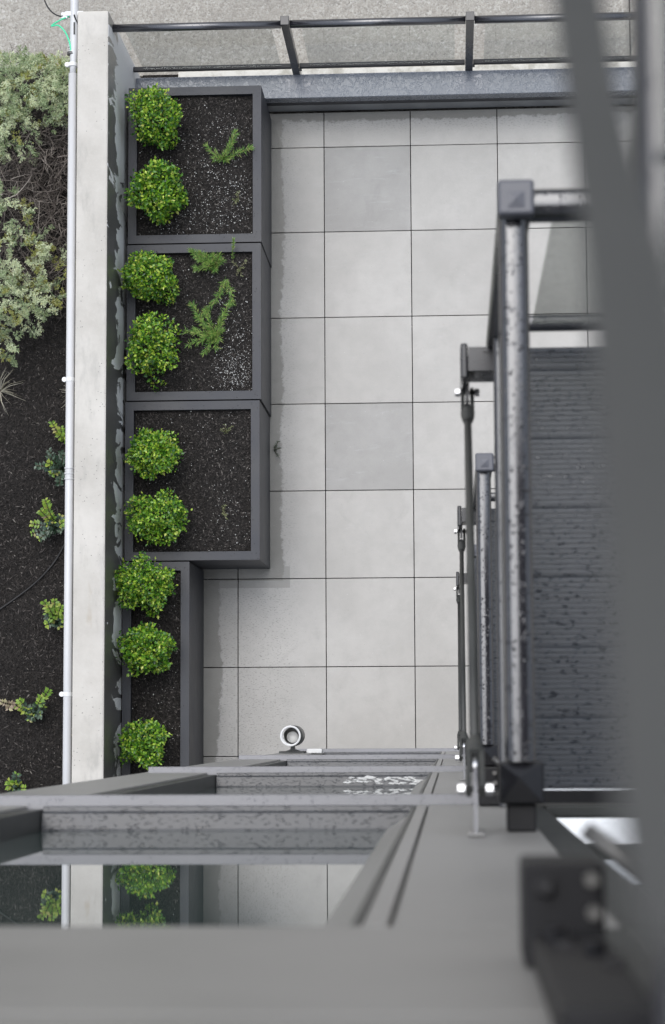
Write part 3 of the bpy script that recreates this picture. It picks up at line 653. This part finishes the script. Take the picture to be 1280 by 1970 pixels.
# ------------------------------------------------------------------ garden bed plants
def leafy(x, y, label, arms, seed, tip='lime_leaf', low='dark_leaf', tipfrac=0.35, L0=0.036):
    r = np.random.default_rng(seed); z0 = float(bedz(np.array([x]), np.array([y]))[0])
    root = empty('leafy_shrub', (x, y, z0), label, 'shrub', 'young leafy shrubs in the garden bed')
    mb = MB(); pl, pt = [], []
    for (dx, dy, h, tf) in arms:
        pts = smooth_path([(x, y, z0-0.01), (x+dx*0.45, y+dy*0.45, z0+h*0.7), (x+dx, y+dy, z0+h)], 7); mb.tube(pts, 0.0025, 5)
        A = np.array([list(p) for p in pts]); ln = np.sum(np.linalg.norm(np.diff(A, axis=0), axis=1)); n = max(3, int(ln/0.021))
        for q in range(n):
            t = (q+0.5)/n*(len(A)-1.01); i = int(t); b = A[i]*(1-(t-i)) + A[i+1]*(t-i); tg = unit(A[i+1]-A[i])
            s = unit(np.cross(tg, [0, 0, 1.0]) + 1e-6)
            for sg in (-1, 1):
                d = unit(tg*0.55 + s*sg + r.normal(0, 0.22, 3)); L = L0*r.uniform(0.75, 1.2)*(0.75 if t/(len(A)-1) > 0.9 else 1)
                (pt if t/(len(A)-1) > 1-tf else pl).append((b, d, L))
    mb.build('stem', 'stem_bark', root, True)
    for lst, mt in ((pl, low), (pt, tip)):
        if not lst: continue
        B = np.array([q[0] for q in lst]); D = np.array([q[1] for q in lst]); L = np.array([q[2] for q in lst])
        v, f = leaves(B, D, np.tile([0, 0, 1.0], (len(B), 1)) + r.normal(0, 0.25, (len(B), 3)), L, L*0.62, 0.3, 0.12)
        np_mesh('leaves' if mt == low else 'young_leaves', v, f, mt, root, kind='stuff')
def arms(seed, n, sx, sy, h, tf):
    r = np.random.default_rng(seed); return [(r.uniform(-sx, sx), r.uniform(-sy, sy), h*r.uniform(0.5, 1.1), tf*r.uniform(0, 1.6)) for _ in range(n)]
leafy(-2.70, 2.01, 'small yellow-green sprig beside the white pipe above the dark leafy shrub', [(-0.06, 0.11, 0.16, 1.0), (0.0, 0.08, 0.14, 1.0), (0.03, 0.03, 0.12, 1.0)], 201)
leafy(-2.70, 1.80, 'dark blue-green leafy shrub half hidden by the white pipe', arms(1, 13, 0.11, 0.13, 0.22, 0.0) + [(-0.17, 0.02, 0.16, 0.0), (-0.08, 0.03, 0.2, 0.4), (-0.05, -0.05, 0.2, 0.6)], 202)
leafy(-2.74, 1.40, 'larger leafy shrub with lime shoots and dark leaves by the pipe coupling', arms(2, 15, 0.13, 0.1, 0.2, 0.1) + [(-0.04, 0.17, 0.3, 0.75), (-0.08, 0.1, 0.26, 0.8), (-0.17, 0.02, 0.14, 0.4), (-0.17, -0.05, 0.12, 0.2), (0.07, 0.02, 0.2, 0.5)], 203)
leafy(-2.72, 0.74, 'upright leafy shrub with yellow tips and darker base under the hose', arms(3, 9, 0.07, 0.06, 0.22, 0.3) + [(-0.06, 0.13, 0.28, 0.9), (0.02, 0.14, 0.3, 0.8), (0.06, 0.1, 0.28, 0.8), (-0.03, 0.1, 0.28, 0.8)], 204)
leafy(-2.88, 0.10, 'low spreading leafy shrub with one pinkish arm near the lower pipe clip', arms(4, 8, 0.08, 0.07, 0.14, 0.2) + [(0.13, 0.17, 0.2, 0.4), (0.08, 0.12, 0.2, 0.4), (-0.08, 0.1, 0.18, 0.3), (-0.1, 0.06, 0.17, 0.9)], 205)
leafy(-3.05, 0.17, 'short pink-leaved sprig at the left edge of the bed', [(-0.05, 0.02, 0.12, 1), (0.05, 0.0, 0.12, 1), (0.0, -0.03, 0.1, 1)], 206, tip='pink_leaf', L0=0.03)
leafy(-2.99, -0.40, 'leafy shrub at the bottom left just above the building corner', arms(5, 6, 0.06, 0.05, 0.16, 0.6) + [(0.02, 0.1, 0.22, 0.1), (-0.05, 0.02, 0.16, 1), (0.07, 0.0, 0.16, 0.5)], 207)
leafy(-2.63, -0.03, 'tiny pale pink sprig touching the pipe near the building', [(0.02, 0.03, 0.08, 1), (-0.03, -0.03, 0.08, 1)], 208, tip='pink_leaf', L0=0.02)
def tuft(x, y, label, seed, n=34, R=0.2, a0=-1.3, a1=1.3):
    r = np.random.default_rng(seed); z0 = float(bedz(np.array([x]), np.array([y]))[0]); mb = MB()
    for _ in range(n):
        a = r.uniform(a0, a1); L = R*r.uniform(0.4, 1.0)
        mb.tube([(x, y, z0-0.01), (x+math.cos(a)*L*0.5, y+math.sin(a)*L*0.5, z0+0.09*r.uniform(0.6, 1.2)), (x+math.cos(a)*L, y+math.sin(a)*L, z0+0.03*r.uniform(0, 2.5))], [0.002, 0.0017, 0.0005], 4)
    tag(mb.build('grass_tuft', 'straw'), label, 'grass tuft', 'straw-coloured grass tufts in the garden bed')
tuft(-3.16, 2.37, 'dry straw grass tuft at the left edge of the mulch bed', 301, 22, 0.22)
tuft(-2.60, 2.33, 'dry straw grass tuft poking out from under the white pipe', 302, 16, 0.15, 1.9, 4.2)

# juniper: scale sprays on branching twigs, bare brown wood showing between
def juniper(label, blobs, dead, seed):
    r = np.random.default_rng(seed); bx, by = blobs[0][0], blobs[0][1]
    root = empty('juniper', (bx, by, BZ), label, 'juniper', 'spreading junipers left of the wall')
    green, yell, twigs = [], [], MB()
    pale = []
    for (cx_, cy_, rx, ry, h, cnt, yf) in blobs:
        for _ in range(max(8, cnt//5)):
            a = r.uniform(0, 6.28); q = math.sqrt(r.random()); kx, ky = cx_ + rx*q*math.cos(a), cy_ + ry*q*math.sin(a)
            kz = BZ + h*(0.4 + 0.6*math.sqrt(max(0, 1-q*q))) + r.normal(0, 0.05)
            kd = unit(np.array([math.cos(a)*0.7, math.sin(a)*0.7 - 0.25, 0.2]) + r.normal(0, 0.4, 3)); KL = r.uniform(0.06, 0.13)
            ks = unit(np.cross(kd, [0, 0, 1.0])); u_ = r.random()
            dest = yell if u_ < yf else (pale if u_ > 0.55 else green)
            for m in range(13):
                tt = r.random(); sg0 = r.choice([-1, 1]); o0 = np.array([kx, ky, kz]) + kd*KL*tt + np.array([0, 0, 0.03*(1-tt)])
                d = unit(kd*0.8 + ks*sg0*0.75*(1-tt*0.6) + np.array([0, 0, 0.3]) + r.normal(0, 0.25, 3))
                L = r.uniform(0.025, 0.055)*(1.15-0.5*tt); n = 12; t = r.uniform(0, 1, n); base = o0 + d*(t*L)[:, None]
                s = unit(np.cross(d, [0, 0, 1.0]) + 1e-6); sgn = r.choice([-1, 1], n)
                dd = unit(d[None]*0.9 + s[None]*(sgn*0.6)[:, None] + r.normal(0, 0.25, (n, 3)))
                dest.append((base, dd, r.uniform(0.009, 0.019, n)))
    for lst, mt, nm in ((green, 'juniper_leaf', 'foliage'), (pale, 'juniper_pale', 'pale_foliage'), (yell, 'juniper_yellow', 'yellow_foliage')):
        if not lst: continue
        B = np.concatenate([q[0] for q in lst]); D = np.concatenate([q[1] for q in lst]); L = np.concatenate([q[2] for q in lst])
        v, f = leaves(B, D, np.tile([0, 0, 1.0], (len(B), 1)) + r.normal(0, 0.5, (len(B), 3)), L, L*0.28, 0.3, 0.1)
        np_mesh(nm, v, f, mt, root, kind='stuff')
    for (cx_, cy_, rx, ry, h, cnt) in dead:
        for _ in range(cnt):
            px, py = cx_ + r.uniform(-rx, rx), cy_ + r.uniform(-ry, ry); a = r.uniform(0, 6.28); L = r.uniform(0.06, 0.34)*r.uniform(0.4, 1); z = BZ + h*r.uniform(0.1, 1.0)
            pts = [V((px, py, z))]; d = V((math.cos(a), math.sin(a), r.normal(0, 0.25)))
            for q in range(4):
                d = (d + V(r.normal(0, 0.22, 3))).normalized(); pts.append(pts[-1] + d*L/4)
            w0 = r.uniform(0.0012, 0.0042); twigs.tube(pts, [w0, w0*0.85, w0*0.7, w0*0.5, w0*0.25], 4, False)
            if r.random() < 0.55:
                for q in range(r.integers(2, 7)):
                    b = pts[-1 - q % 2]; e = b + (d + V(r.normal(0, 0.6, 3))).normalized()*r.uniform(0.015, 0.05)
                    twigs.tube([b, e], [0.0013, 0.0005], 3, False)
    twigs.build('branches', 'dead_twig', root, fix=False, kind='stuff')
juniper('large grey-green juniper at the top left with bare brown branches below it',
        [(-2.95, 4.42, 0.52, 0.22, 0.6, 1150, 0.08), (-2.78, 4.47, 0.3, 0.13, 0.55, 420, 0.06), (-3.15, 4.17, 0.25, 0.25, 0.62, 520, 0.12), (-2.98, 4.1, 0.12, 0.14, 0.55, 90, 0.15), (-2.62, 4.42, 0.12, 0.16, 0.5, 110, 0.2)],
        [(-2.85, 4.2, 0.45, 0.45, 0.5, 420), (-2.85, 3.95, 0.4, 0.4, 0.5, 520), (-2.75, 3.8, 0.24, 0.35, 0.3, 320), (-3.05, 3.75, 0.2, 0.2, 0.6, 200)], 401)
juniper('smaller blue-green juniper on the left with yellowing patches above the bare mulch',
        [(-3.08, 3.5, 0.2, 0.2, 0.6, 230, 0.12), (-2.95, 3.27, 0.22, 0.14, 0.5, 210, 0.35), (-2.72, 3.18, 0.14, 0.12, 0.42, 110, 0.65), (-2.92, 2.93, 0.24, 0.12, 0.42, 300, 0.12), (-3.12, 2.98, 0.2, 0.22, 0.45, 200, 0.25), (-3.12, 2.66, 0.13, 0.07, 0.3, 75, 0.05)],
        [(-2.85, 3.3, 0.34, 0.22, 0.45, 330), (-2.95, 3.05, 0.3, 0.15, 0.35, 140)], 402)

# ------------------------------------------------------------------ building
FY, GY = -0.148, -0.196
XC, XL, XR, XG, XD = -1.055, -0.80, -0.05, -0.13, 0.124
bd = empty('apartment_building', (0, FY, 0), 'grey panelled apartment building facade seen steeply from above with stacked windows', 'building')
MB().box(XC+0.004, 5.0, -9.0, -0.32, -0.2, 19.5).build('wall', 'facade_paint', bd)
def panel(x0, x1, z0, z1): return MB().box(x0, x1, -0.319, FY, z0, z1).build('facade_panel', 'facade_paint', bd, bevel=0.003)
F0 = 10.33
for k in range(-3, 3):
    zf = F0 + 3.0*k
    if k >= 1:
        panel(XC, 0.096, zf-0.032, zf+2.96); MB().box(0.0965, XD, -0.319, FY-0.001, zf-0.032, zf+2.96).build('dark_wall_strip', 'frame_dark', bd); panel(1.62, 5.0, zf-0.03, zf+2.96); MB().box(XD+0.003, 1.617, -0.319, FY-0.004, zf+2.45, zf+2.964).build('door_head_panel', 'frame_dark', bd, bevel=0.003)
        continue
    # floor flashing
    fl = MB().extrude([(-0.19, zf-0.03), (-0.1285, zf-0.034), (-0.1285, zf-0.012), (-0.1475, zf-0.004), (-0.19, zf+0.0)], 'x', XC+0.02 if k > -3 else -0.99, XD-0.002).build('flashing', 'flashing_paint', bd, bevel=0.002)
    zt = zf + 2.48
    panel(XC, XL-0.033, zf+0.002, zt); panel(XR+0.002, XD, zf+0.002, zt)
    panel(XC, 0.096, zt+0.003, zf+2.964)
    MB().box(0.0965, XD, -0.319, FY-0.001, zt+0.003, zf+2.964).build('dark_wall_strip', 'frame_dark', bd)  # dark-coloured strip of wall beside the door head panel
    panel(1.62, 5.0, zf-0.03, zf+2.96); MB().box(XD+0.003, 1.617, -0.319, FY-0.004, zf+2.45, zf+2.964).build('door_head_panel', 'frame_dark', bd, bevel=0.003)
    wn = empty('window', (0, 0, 0)); wn.parent = bd; wn.location = V((XL, GY, zf)) - bd.location
    # sill with upstand lip, sloping outwards
    MB().extrude([(-0.24, zf+0.001), (-0.149, zf+0.001), (-0.149, zf+0.010), (-0.160, zf+0.013), (-0.162, zf+0.022), (-0.192, zf+0.030), (-0.24, zf+0.032)], 'x', XL, XR-0.001).build('sill', 'sill_paint', wn, bevel=0.0015)
    MB().box(XL+0.0, XG, -0.204, GY, zf+0.028, zt-0.05).build('pane', 'window_glass', wn)
    MB().box(XL-0.032, XL-0.001, -0.24, -0.155, zf+0.002, zt).build('jamb', 'frame_dark', wn, bevel=0.002)
    j = MB().extrude([(XR-0.001, -0.1475), (XR-0.001, -0.24), (XG, -0.24), (XG, -0.195), (XR-0.022, -0.156), (XR-0.02, -0.1475)], 'z', zf+0.034, zt).build('jamb', 'trim_paint', wn, bevel=0.0015)
    MB().extrude([(XR-0.030, -0.150), (XR-0.023, -0.150), (XR-0.023, -0.158), (XR-0.030, -0.164)], 'z', zf+0.036, zt-0.002).build('gasket', 'frame_dark', wn)
    MB().box(XL, XR-0.001, -0.24, -0.165, zt-0.048, zt-0.002).build('head', 'frame_dark', wn)
    if k == -1:
        mb = MB()
        rr_ = random.Random(3)
        for q in range(70):
            x = rr_.uniform(-0.36, -0.10); y = -0.166 - rr_.random()*0.022 + (0.004 if x < -0.25 else 0); a = rr_.uniform(0.003, 0.016); b_ = rr_.uniform(0.0015, 0.004); zz = zf + 0.0235 + (-0.162-y)*0.27
            mb.add([(x-a, y, zz), (x-a*0.3, y+b_, zz), (x+a, y+b_*0.4, zz), (x+a*0.4, y-b_, zz), (x, y, zz+0.0022)], [(0, 3, 4), (3, 2, 4), (2, 1, 4), (1, 0, 4)])
        mb.build('white_flecks', 'white_plastic', wn, kind='stuff')  # small flat white flecks strewn over this one sill
    # balcony door recess
    dr = empty('door', (0, 0, 0)); dr.parent = bd; dr.location = V((XD, -0.2, zf)) - bd.location
    zd_ = zf + 0.045
    MB().box(XD+0.002, 0.172, -0.30, -0.152, zf, zf+2.447).build('frame', 'frame_dark', dr, bevel=0.002)
    MB().box(1.57, 1.616, -0.30, -0.152, zf, zf+2.447).build('frame', 'frame_dark', dr, bevel=0.002)
    mb = MB().box(0.174, 1.568, -0.17, -0.150, zf, zd_+0.006); mb.build('step_trim', 'frame_dark', dr, bevel=0.002)
    prof = [(-0.2215, zd_-0.02), (-0.1715, zd_-0.02)]
    for q in range(9):
        y = -0.1725 - q*0.0054; e = zd_ + 0.006 + q*0.0026; prof += [(y, e), (y-0.0040, e+0.0019), (y-0.0042, e), (y-0.0052, e+0.0005)]
    MB().extrude(prof, 'x', 0.174, 1.568).build('threshold', 'aluminium', dr)
    MB().box(0.174, 1.568, -0.25, -0.2225, zd_-0.02, zd_+0.06).build('bottom_stile', 'frame_dark', dr)
    MB().box(0.174, 1.568, -0.243, -0.235, zd_+0.062, zf+2.44).build('pane', 'window_glass', dr)

# lamp and junction box on the wall beside the patio
lm = empty('wall_lamp', (-0.94, FY, 2.0), 'round white wall lamp sticking out over the patio', 'lamp')
lx, ly, lt = -0.955, -0.045, 2.12
def ring(r0, r1, z0, z1, n=32):
    mb = MB(); vs = []; 
    for r, z in ((r1, z0), (r1, z1), (r0, z1), (r0, z0)):
        for k in range(n): vs.append((lx + r*math.cos(6.2832*k/n), ly + r*math.sin(6.2832*k/n), z))
    fs = [(q*n+k, q*n+(k+1) % n, ((q+1) % 4)*n+(k+1) % n, ((q+1) % 4)*n+k) for q in range(4) for k in range(n)]
    return mb.add(vs, fs)
ring(0.0525, 0.0615, 1.78, lt-0.002).build('shade', 'frame_dark', lm, True)
ring(0.0505, 0.0612, lt-0.0015, lt+0.004).build('shade_rim', 'white_plastic', lm, True)
ring(0.0495, 0.0522, 1.84, lt-0.002).build('shade_lining', 'white_plastic', lm, True)
MB().tube([(lx, ly, 1.83), (lx, ly, 1.90)], 0.0493, 28).build('lamp_floor', 'trim_paint', lm)
MB().tube([(lx+0.002, ly-0.008, 1.902), (lx+0.002, ly-0.008, 1.99)], [0.030, 0.034], 28).build('diffuser', 'white_plastic', lm, True)
MB().extrude([(-0.105, 1.93), (-0.108, 1.955), (-0.108, 1.965), (-0.105, 1.99)], 'x', lx-0.012, lx+0.016).build('arm', 'frame_dark', lm)
bpy.data.objects.remove(bpy.data.objects['arm'])
MB().extrude([(lx-0.006, -0.1), (lx+0.012, -0.1), (lx+0.016, -0.125), (lx+0.05, -0.135), (lx-0.04, -0.135), (lx-0.012, -0.125)], 'z', 1.93, 1.99).build('arm', 'frame_dark', lm)
MB().box(lx-0.075, lx+0.075, -0.1475, -0.1355, 1.86, 2.04).build('back_plate', 'frame_dark', lm, bevel=0.002)
jb = MB().box(-0.865, -0.775, -0.1475, -0.122, 1.9, 2.05).build('junction_box', 'white_plastic', bevel=0.004)
tag(jb, 'small flat white box on the wall beside the round lamp', 'junction box')

# ------------------------------------------------------------------ balconies
ZD = 10.378
def hexbolt(mb, c, axis, r, l):
    c = V(c); a = V(axis).normalized(); mb.tube([c - a*l/2, c + a*l/2], r, 6)
def grooved_board(y0, y1, x0, x1, z):
    n = 4 if y1-y0 < 0.06 else 13; wgap = (y1-y0-0.006); p = [(y0, z-0.022), (y1, z-0.022), (y1, z-0.0010), (y1-0.001, z)]
    st = wgap/n
    for k in range(n):
        a = y1 - 0.003 - k*st; p += [(a-st*0.62, z), (a-st*0.66, z-0.0022), (a-st*0.96, z-0.0022), (a-st, z)]
    p += [(y0, z-0.0014)]
    return MB().extrude(p, 'x', x0, x1)
def rail_prof(u0, u1, z0, z1, c):   # softly crowned rail profile
    a, b = u0 + c*0.95, u1 - c*0.95; top = []
    for q in range(9):
        t = q/8; top.append((b + (a-b)*t, z1 + 0.0013*(1-(2*t-1)**2)*(u1-u0)/0.043))
    return [(u0, z0+c*0.5), (u0+c*0.5, z0), (u1-c*0.5, z0), (u1, z0+c*0.5), (u1, z1-c*1.1), (u1-c*0.4, z1-c*0.4)] + top + [(u0+c*0.4, z1-c*0.4), (u0, z1-c*1.1)]
def make_balcony(label):
    z = ZD; X1 = 1.60
    r = empty('balcony', (0.098, FY, z), label, 'balcony', 'stacked black balconies on the facade')
    edges = [0.736, 0.690, 0.556, 0.421, 0.287, 0.152, 0.017, -0.118]
    for a, b in zip(edges[1:], edges[:-1]):
        grooved_board(a+0.0002, b-0.0002, 0.131 if b > 0.7 else 0.0985, X1, z + random.uniform(-0.0003, 0.0003)).build('deck_board', 'deck_composite', r)
    MB().box(0.152, X1, -0.118, 0.688, z-0.034, z-0.024).build('deck_tray', 'black_metal', r)
    MB().box(0.0985, X1, -0.1445, -0.1205, z-0.03, z-0.004).build('ledger', 'black_metal', r)
    # front beam with its outrigger end, side beam
    MB().box(0.037, 0.1295, 0.692, 0.739, z-0.004, z).box(0.037, X1, 0.694, 0.735, z-0.15, z-0.026).build('front_beam', 'black_metal', r)
    MB().box(0.022, 0.036, 0.676, 0.746, z-0.155, z+0.006).build('end_plate', 'black_metal', r, bevel=0.004)
    MB().box(0.116, 0.15, -0.144, 0.69, z-0.15, z-0.026).build('side_beam', 'black_metal', r)
    # corner post with pyramid cap
    p_ = MB().box(0.0745, 0.1205, 0.734, 0.7765, z-0.14, z+1.058).build('post', 'black_metal', r, bevel=0.003)
    zc = z + 1.06; cx_, cy_ = 0.0978, 0.7555; hw = 0.0262
    MB().box(cx_-hw, cx_+hw, cy_-hw, cy_+hw, zc, zc+0.032).build('post_cap', 'cap_paint', p_, bevel=0.005)
    pw = 0.0125
    MB().add([(cx_-pw, cy_-pw-0.004, zc+0.0322), (cx_+pw, cy_-pw-0.004, zc+0.0322), (cx_+pw, cy_+pw-0.004, zc+0.0322), (cx_-pw, cy_+pw-0.004, zc+0.0322), (cx_, cy_-0.002, zc+0.0352)],
             [(0, 1, 4), (1, 2, 4), (2, 3, 4), (3, 0, 4), (3, 2, 1, 0)]).build('cap_point', 'cap_paint', p_)
    MB().box(0.066, 0.13, 0.7285, 0.733, z-0.13, z+0.004).build('foot_plate', 'black_metal', p_)
    # side rails
    tr = MB().extrude(rail_prof(0.0735, 0.1165, z+1.006, z+1.052, 0.011), 'y', -0.0485, 0.733).build('top_rail', 'rail_paint', r)
    br = MB().extrude(rail_prof(0.0835, 0.1115, z+0.095, z+0.125, 0.006), 'y', -0.146, 0.733).build('bottom_rail', 'lower_rail_paint', r)
    MB().box(0.0935, 0.1015, -0.09, 0.71, z+0.127, z+1.0).build('glass_panel', 'wet_glass', r)
    fr = MB().extrude(rail_prof(0.7365, 0.7795, z+1.006, z+1.052, 0.011), 'x', 0.121, X1).build('top_rail', 'rail_paint', r)
    MB().extrude(rail_prof(0.7485, 0.7765, z+0.095, z+0.125, 0.006), 'x', 0.121, X1).build('bottom_rail', 'lower_rail_paint', r)
    MB().box(0.157, X1-0.04, 0.757, 0.765, z+0.127, z+1.0).build('glass_panel', 'wet_glass', r)
    # rain beads on the rails
    n = 330; u = rng.uniform(-0.045, 0.73, n); c = np.stack([rng.normal(0.095, 0.009, n), u, np.full(n, z+1.0525)], 1); rr = rng.uniform(0.0008, 0.0030, n)*rng.uniform(0.5, 1, n)
    v, f = domes(c, rr, rr*0.55); np_mesh('rain_beads', v, f, 'water_bead', tr, True, 'stuff')
    n = 300; u = rng.uniform(0.12, X1, n); c = np.stack([u, rng.normal(0.758, 0.009, n), np.full(n, z+1.0525)], 1); rr = rng.uniform(0.0008, 0.0030, n)*rng.uniform(0.5, 1, n)
    v, f = domes(c, rr, rr*0.55); np_mesh('rain_beads', v, f, 'water_bead', fr, True, 'stuff')
    # where the side rail meets the wall: a socket with a pyramid face
    wb = MB().box(0.0645, 0.1275, -0.108, -0.0495, z+0.975, z+1.045).box(0.075, 0.117, -0.1475, -0.1085, z+0.985, z+1.03).build('rail_socket', 'bracket_black', r, bevel=0.003)
    MB().add([(0.067, -0.1055, z+1.0455), (0.125, -0.1055, z+1.0455), (0.125, -0.052, z+1.0455), (0.067, -0.052, z+1.0455), (0.092, -0.07, z+1.062)],
             [(0, 1, 4), (1, 2, 4), (2, 3, 4), (3, 0, 4), (3, 2, 1, 0)]).build('socket_face', 'black_metal', wb)
    # tie rod between two clevises
    pin, pin2 = V((0.0300, -0.085, z+1.11)), V((0.0357, 0.672, z-0.145))
    d = (pin - pin2).normalized(); e0, e1 = pin2 + d*0.138, pin - d*0.118
    tie = MB().tube([e0, e1], 0.0073, 14).build('tie_rod', 'rod_steel', r, True)
    def clevis(p0, dirv, length):
        q = p0 + dirv*length; sx = V((1, 0, 0)); up = dirv.cross(sx).normalized(); mb = MB()
        mb.tube([p0 - dirv*0.014, p0 - dirv*0.002, p0 + dirv*0.016, p0 + dirv*0.034], [0.0088, 0.0112, 0.0135, 0.0138], 16)
        for s in (-1, 1):
            a = p0 + dirv*0.03 + sx*s*0.0094; b = q + sx*s*0.0094; vs = []
            for pp, hh in ((a, 0.0095), (b - dirv*0.012, 0.0115), (b + dirv*0.006, 0.0085)):
                for e, g in ((-1, -1), (1, -1), (1, 1), (-1, 1)): vs.append(pp + sx*e*0.0038 + up*g*hh)
            fs = [(0, 3, 2, 1), (8, 9, 10, 11)]
            for o_ in (0, 4):
                for k in range(4): fs.append((o_+k, o_+(k+1) % 4, o_+4+(k+1) % 4, o_+4+k))
            mb.add(vs, fs)
        return mb
    for p0, dv, L, pn in ((e1, d, 0.118, pin), (e0, -d, 0.138, pin2)):
        cv = clevis(p0, dv, L).build('clevis', 'rod_steel', tie)
        MB().tube([p0 + dv*0.034, p0 + dv*0.066], 0.0062, 12).build('thread', 'galvanised', tie, True)
        MB().tube([pn - V((0.02, 0, 0)), pn + V((0.02, 0, 0))], 0.0045, 10).build('pin', 'rod_steel', tie)
        for sg in (-1, 1):
            b = MB(); hexbolt(b, pn + V((sg*0.0195, 0, 0)), (1, 0, 0), 0.0088, 0.0095); b.build('bolt', 'galvanised', tie)
    MB().box(0.0318, 0.0392, 0.65, 0.693, z-0.165, z-0.10).build('lug', 'black_metal', tie)
    g = MB().extrude([(-0.147, z+1.04), (-0.147, z+1.15), (-0.075, z+1.12), (-0.056, z+1.09), (-0.07, z+1.07)], 'x', 0.0275, 0.0322).build('gusset', 'flashing_paint', r)
    MB().box(0.018, 0.042, -0.147, -0.1425, z+1.02, z+1.17).build('wall_plate', 'facade_paint', r, bevel=0.002)
    # beam bracket bolted to the wall under the deck
    wbk = MB().box(0.042, 0.092, -0.147, -0.083, z-0.36, z-0.28).box(0.047, 0.0915, -0.147, -0.126, z-0.278, z+0.06).build('wall_bracket', 'bracket_black', r, bevel=0.003)
    for (x, y, zz) in ((0.0835, -0.093, z-0.276), (0.0845, -0.113, z-0.276)):
        b = MB(); hexbolt(b, (x, y, zz), (0, 0, 1), 0.005, 0.010); b.build('bolt', 'zinc_brace', wbk)
    for (x, zz) in ((0.06, z-0.23), (0.078, z-0.16)):
        b = MB(); hexbolt(b, (x, -0.123, zz), (0, 1, 0), 0.007, 0.010); b.build('bolt', 'black_metal', wbk)
    for (x, y, zz, q) in ((0.055, -0.098, z-0.279, 0.0065), (0.062, -0.127, z-0.19, 0.007), (0.083, -0.127, z-0.1, 0.007)):
        b = MB(); hexbolt(b, (x, y, zz), (0, 0.2, 1), q, 0.014); b.build('bolt', 'bracket_black', wbk, bevel=0.001)
    MB().tube([(0.080, -0.062, z-0.275), (0.128, -0.103, z-0.275)], 0.0055, 10).build('brace', 'zinc_brace', r, True)
    return r
def copy_tree(o, parent=None):
    c = o.copy(); C.objects.link(c)
    if parent is not None: c.parent = parent
    for ch in list(o.children): copy_tree(ch, c)
    return c
b1 = make_balcony('black balcony right below the lens, its large post cap and beaded rail softly blurred')
for dz, lab in ((-3.0, 'second balcony down, small sharp post cap beside the tie rod'), (-6.0, 'lowest balcony, almost hidden behind the tie rods of those above'),
                (3.0, 'balcony nearest the lens, blurred dark rail edge and bracket at the right border')):
    c = copy_tree(b1); c.location.z += dz; c['label'] = lab

# ------------------------------------------------------------------ strap hanging close to the lens
sp = smooth_path([(0.0392, 0.260, 13.75), (0.0391, 0.2137, 13.80), (0.0395, 0.1669, 13.85), (0.0385, 0.1321, 13.90), (0.0382, 0.1037, 13.94), (0.0366, 0.0732, 13.98), (0.0352, 0.0375, 14.02), (0.0345, 0.0086, 14.04), (0.0345, -0.0173, 14.055), (0.0375, -0.034, 14.075), (0.050, -0.042, 14.12)], 6)
mb = MB(); vs = []
for i, p in enumerate(sp):
    t = (sp[min(i+1, len(sp)-1)] - sp[max(i-1, 0)]).normalized(); s = V((1, 0.0, -0.15)); s = (s - t*s.dot(t)).normalized(); nn = t.cross(s)
    hw_ = 0.0072 + 0.0022*min(1.0, max(0.0, (i-12)/14)); p = p + s*(hw_-0.0072)*0.8
    for e, g in ((-1, -1), (1, -1), (1, 1), (-1, 1)): vs.append(p + s*e*hw_ + nn*g*0.0011)
fs = [(0, 1, 2, 3), tuple(len(vs)-4+k for k in (3, 2, 1, 0))]
for i in range(len(sp)-1):
    for k in range(4): fs.append((i*4+k, i*4+(k+1) % 4, i*4+4+(k+1) % 4, i*4+4+k))
o = mb.add(vs, fs).build('strap', 'strap_fabric')
tag(o, 'dark grey fabric strap hanging out of focus in front at the right', 'strap')
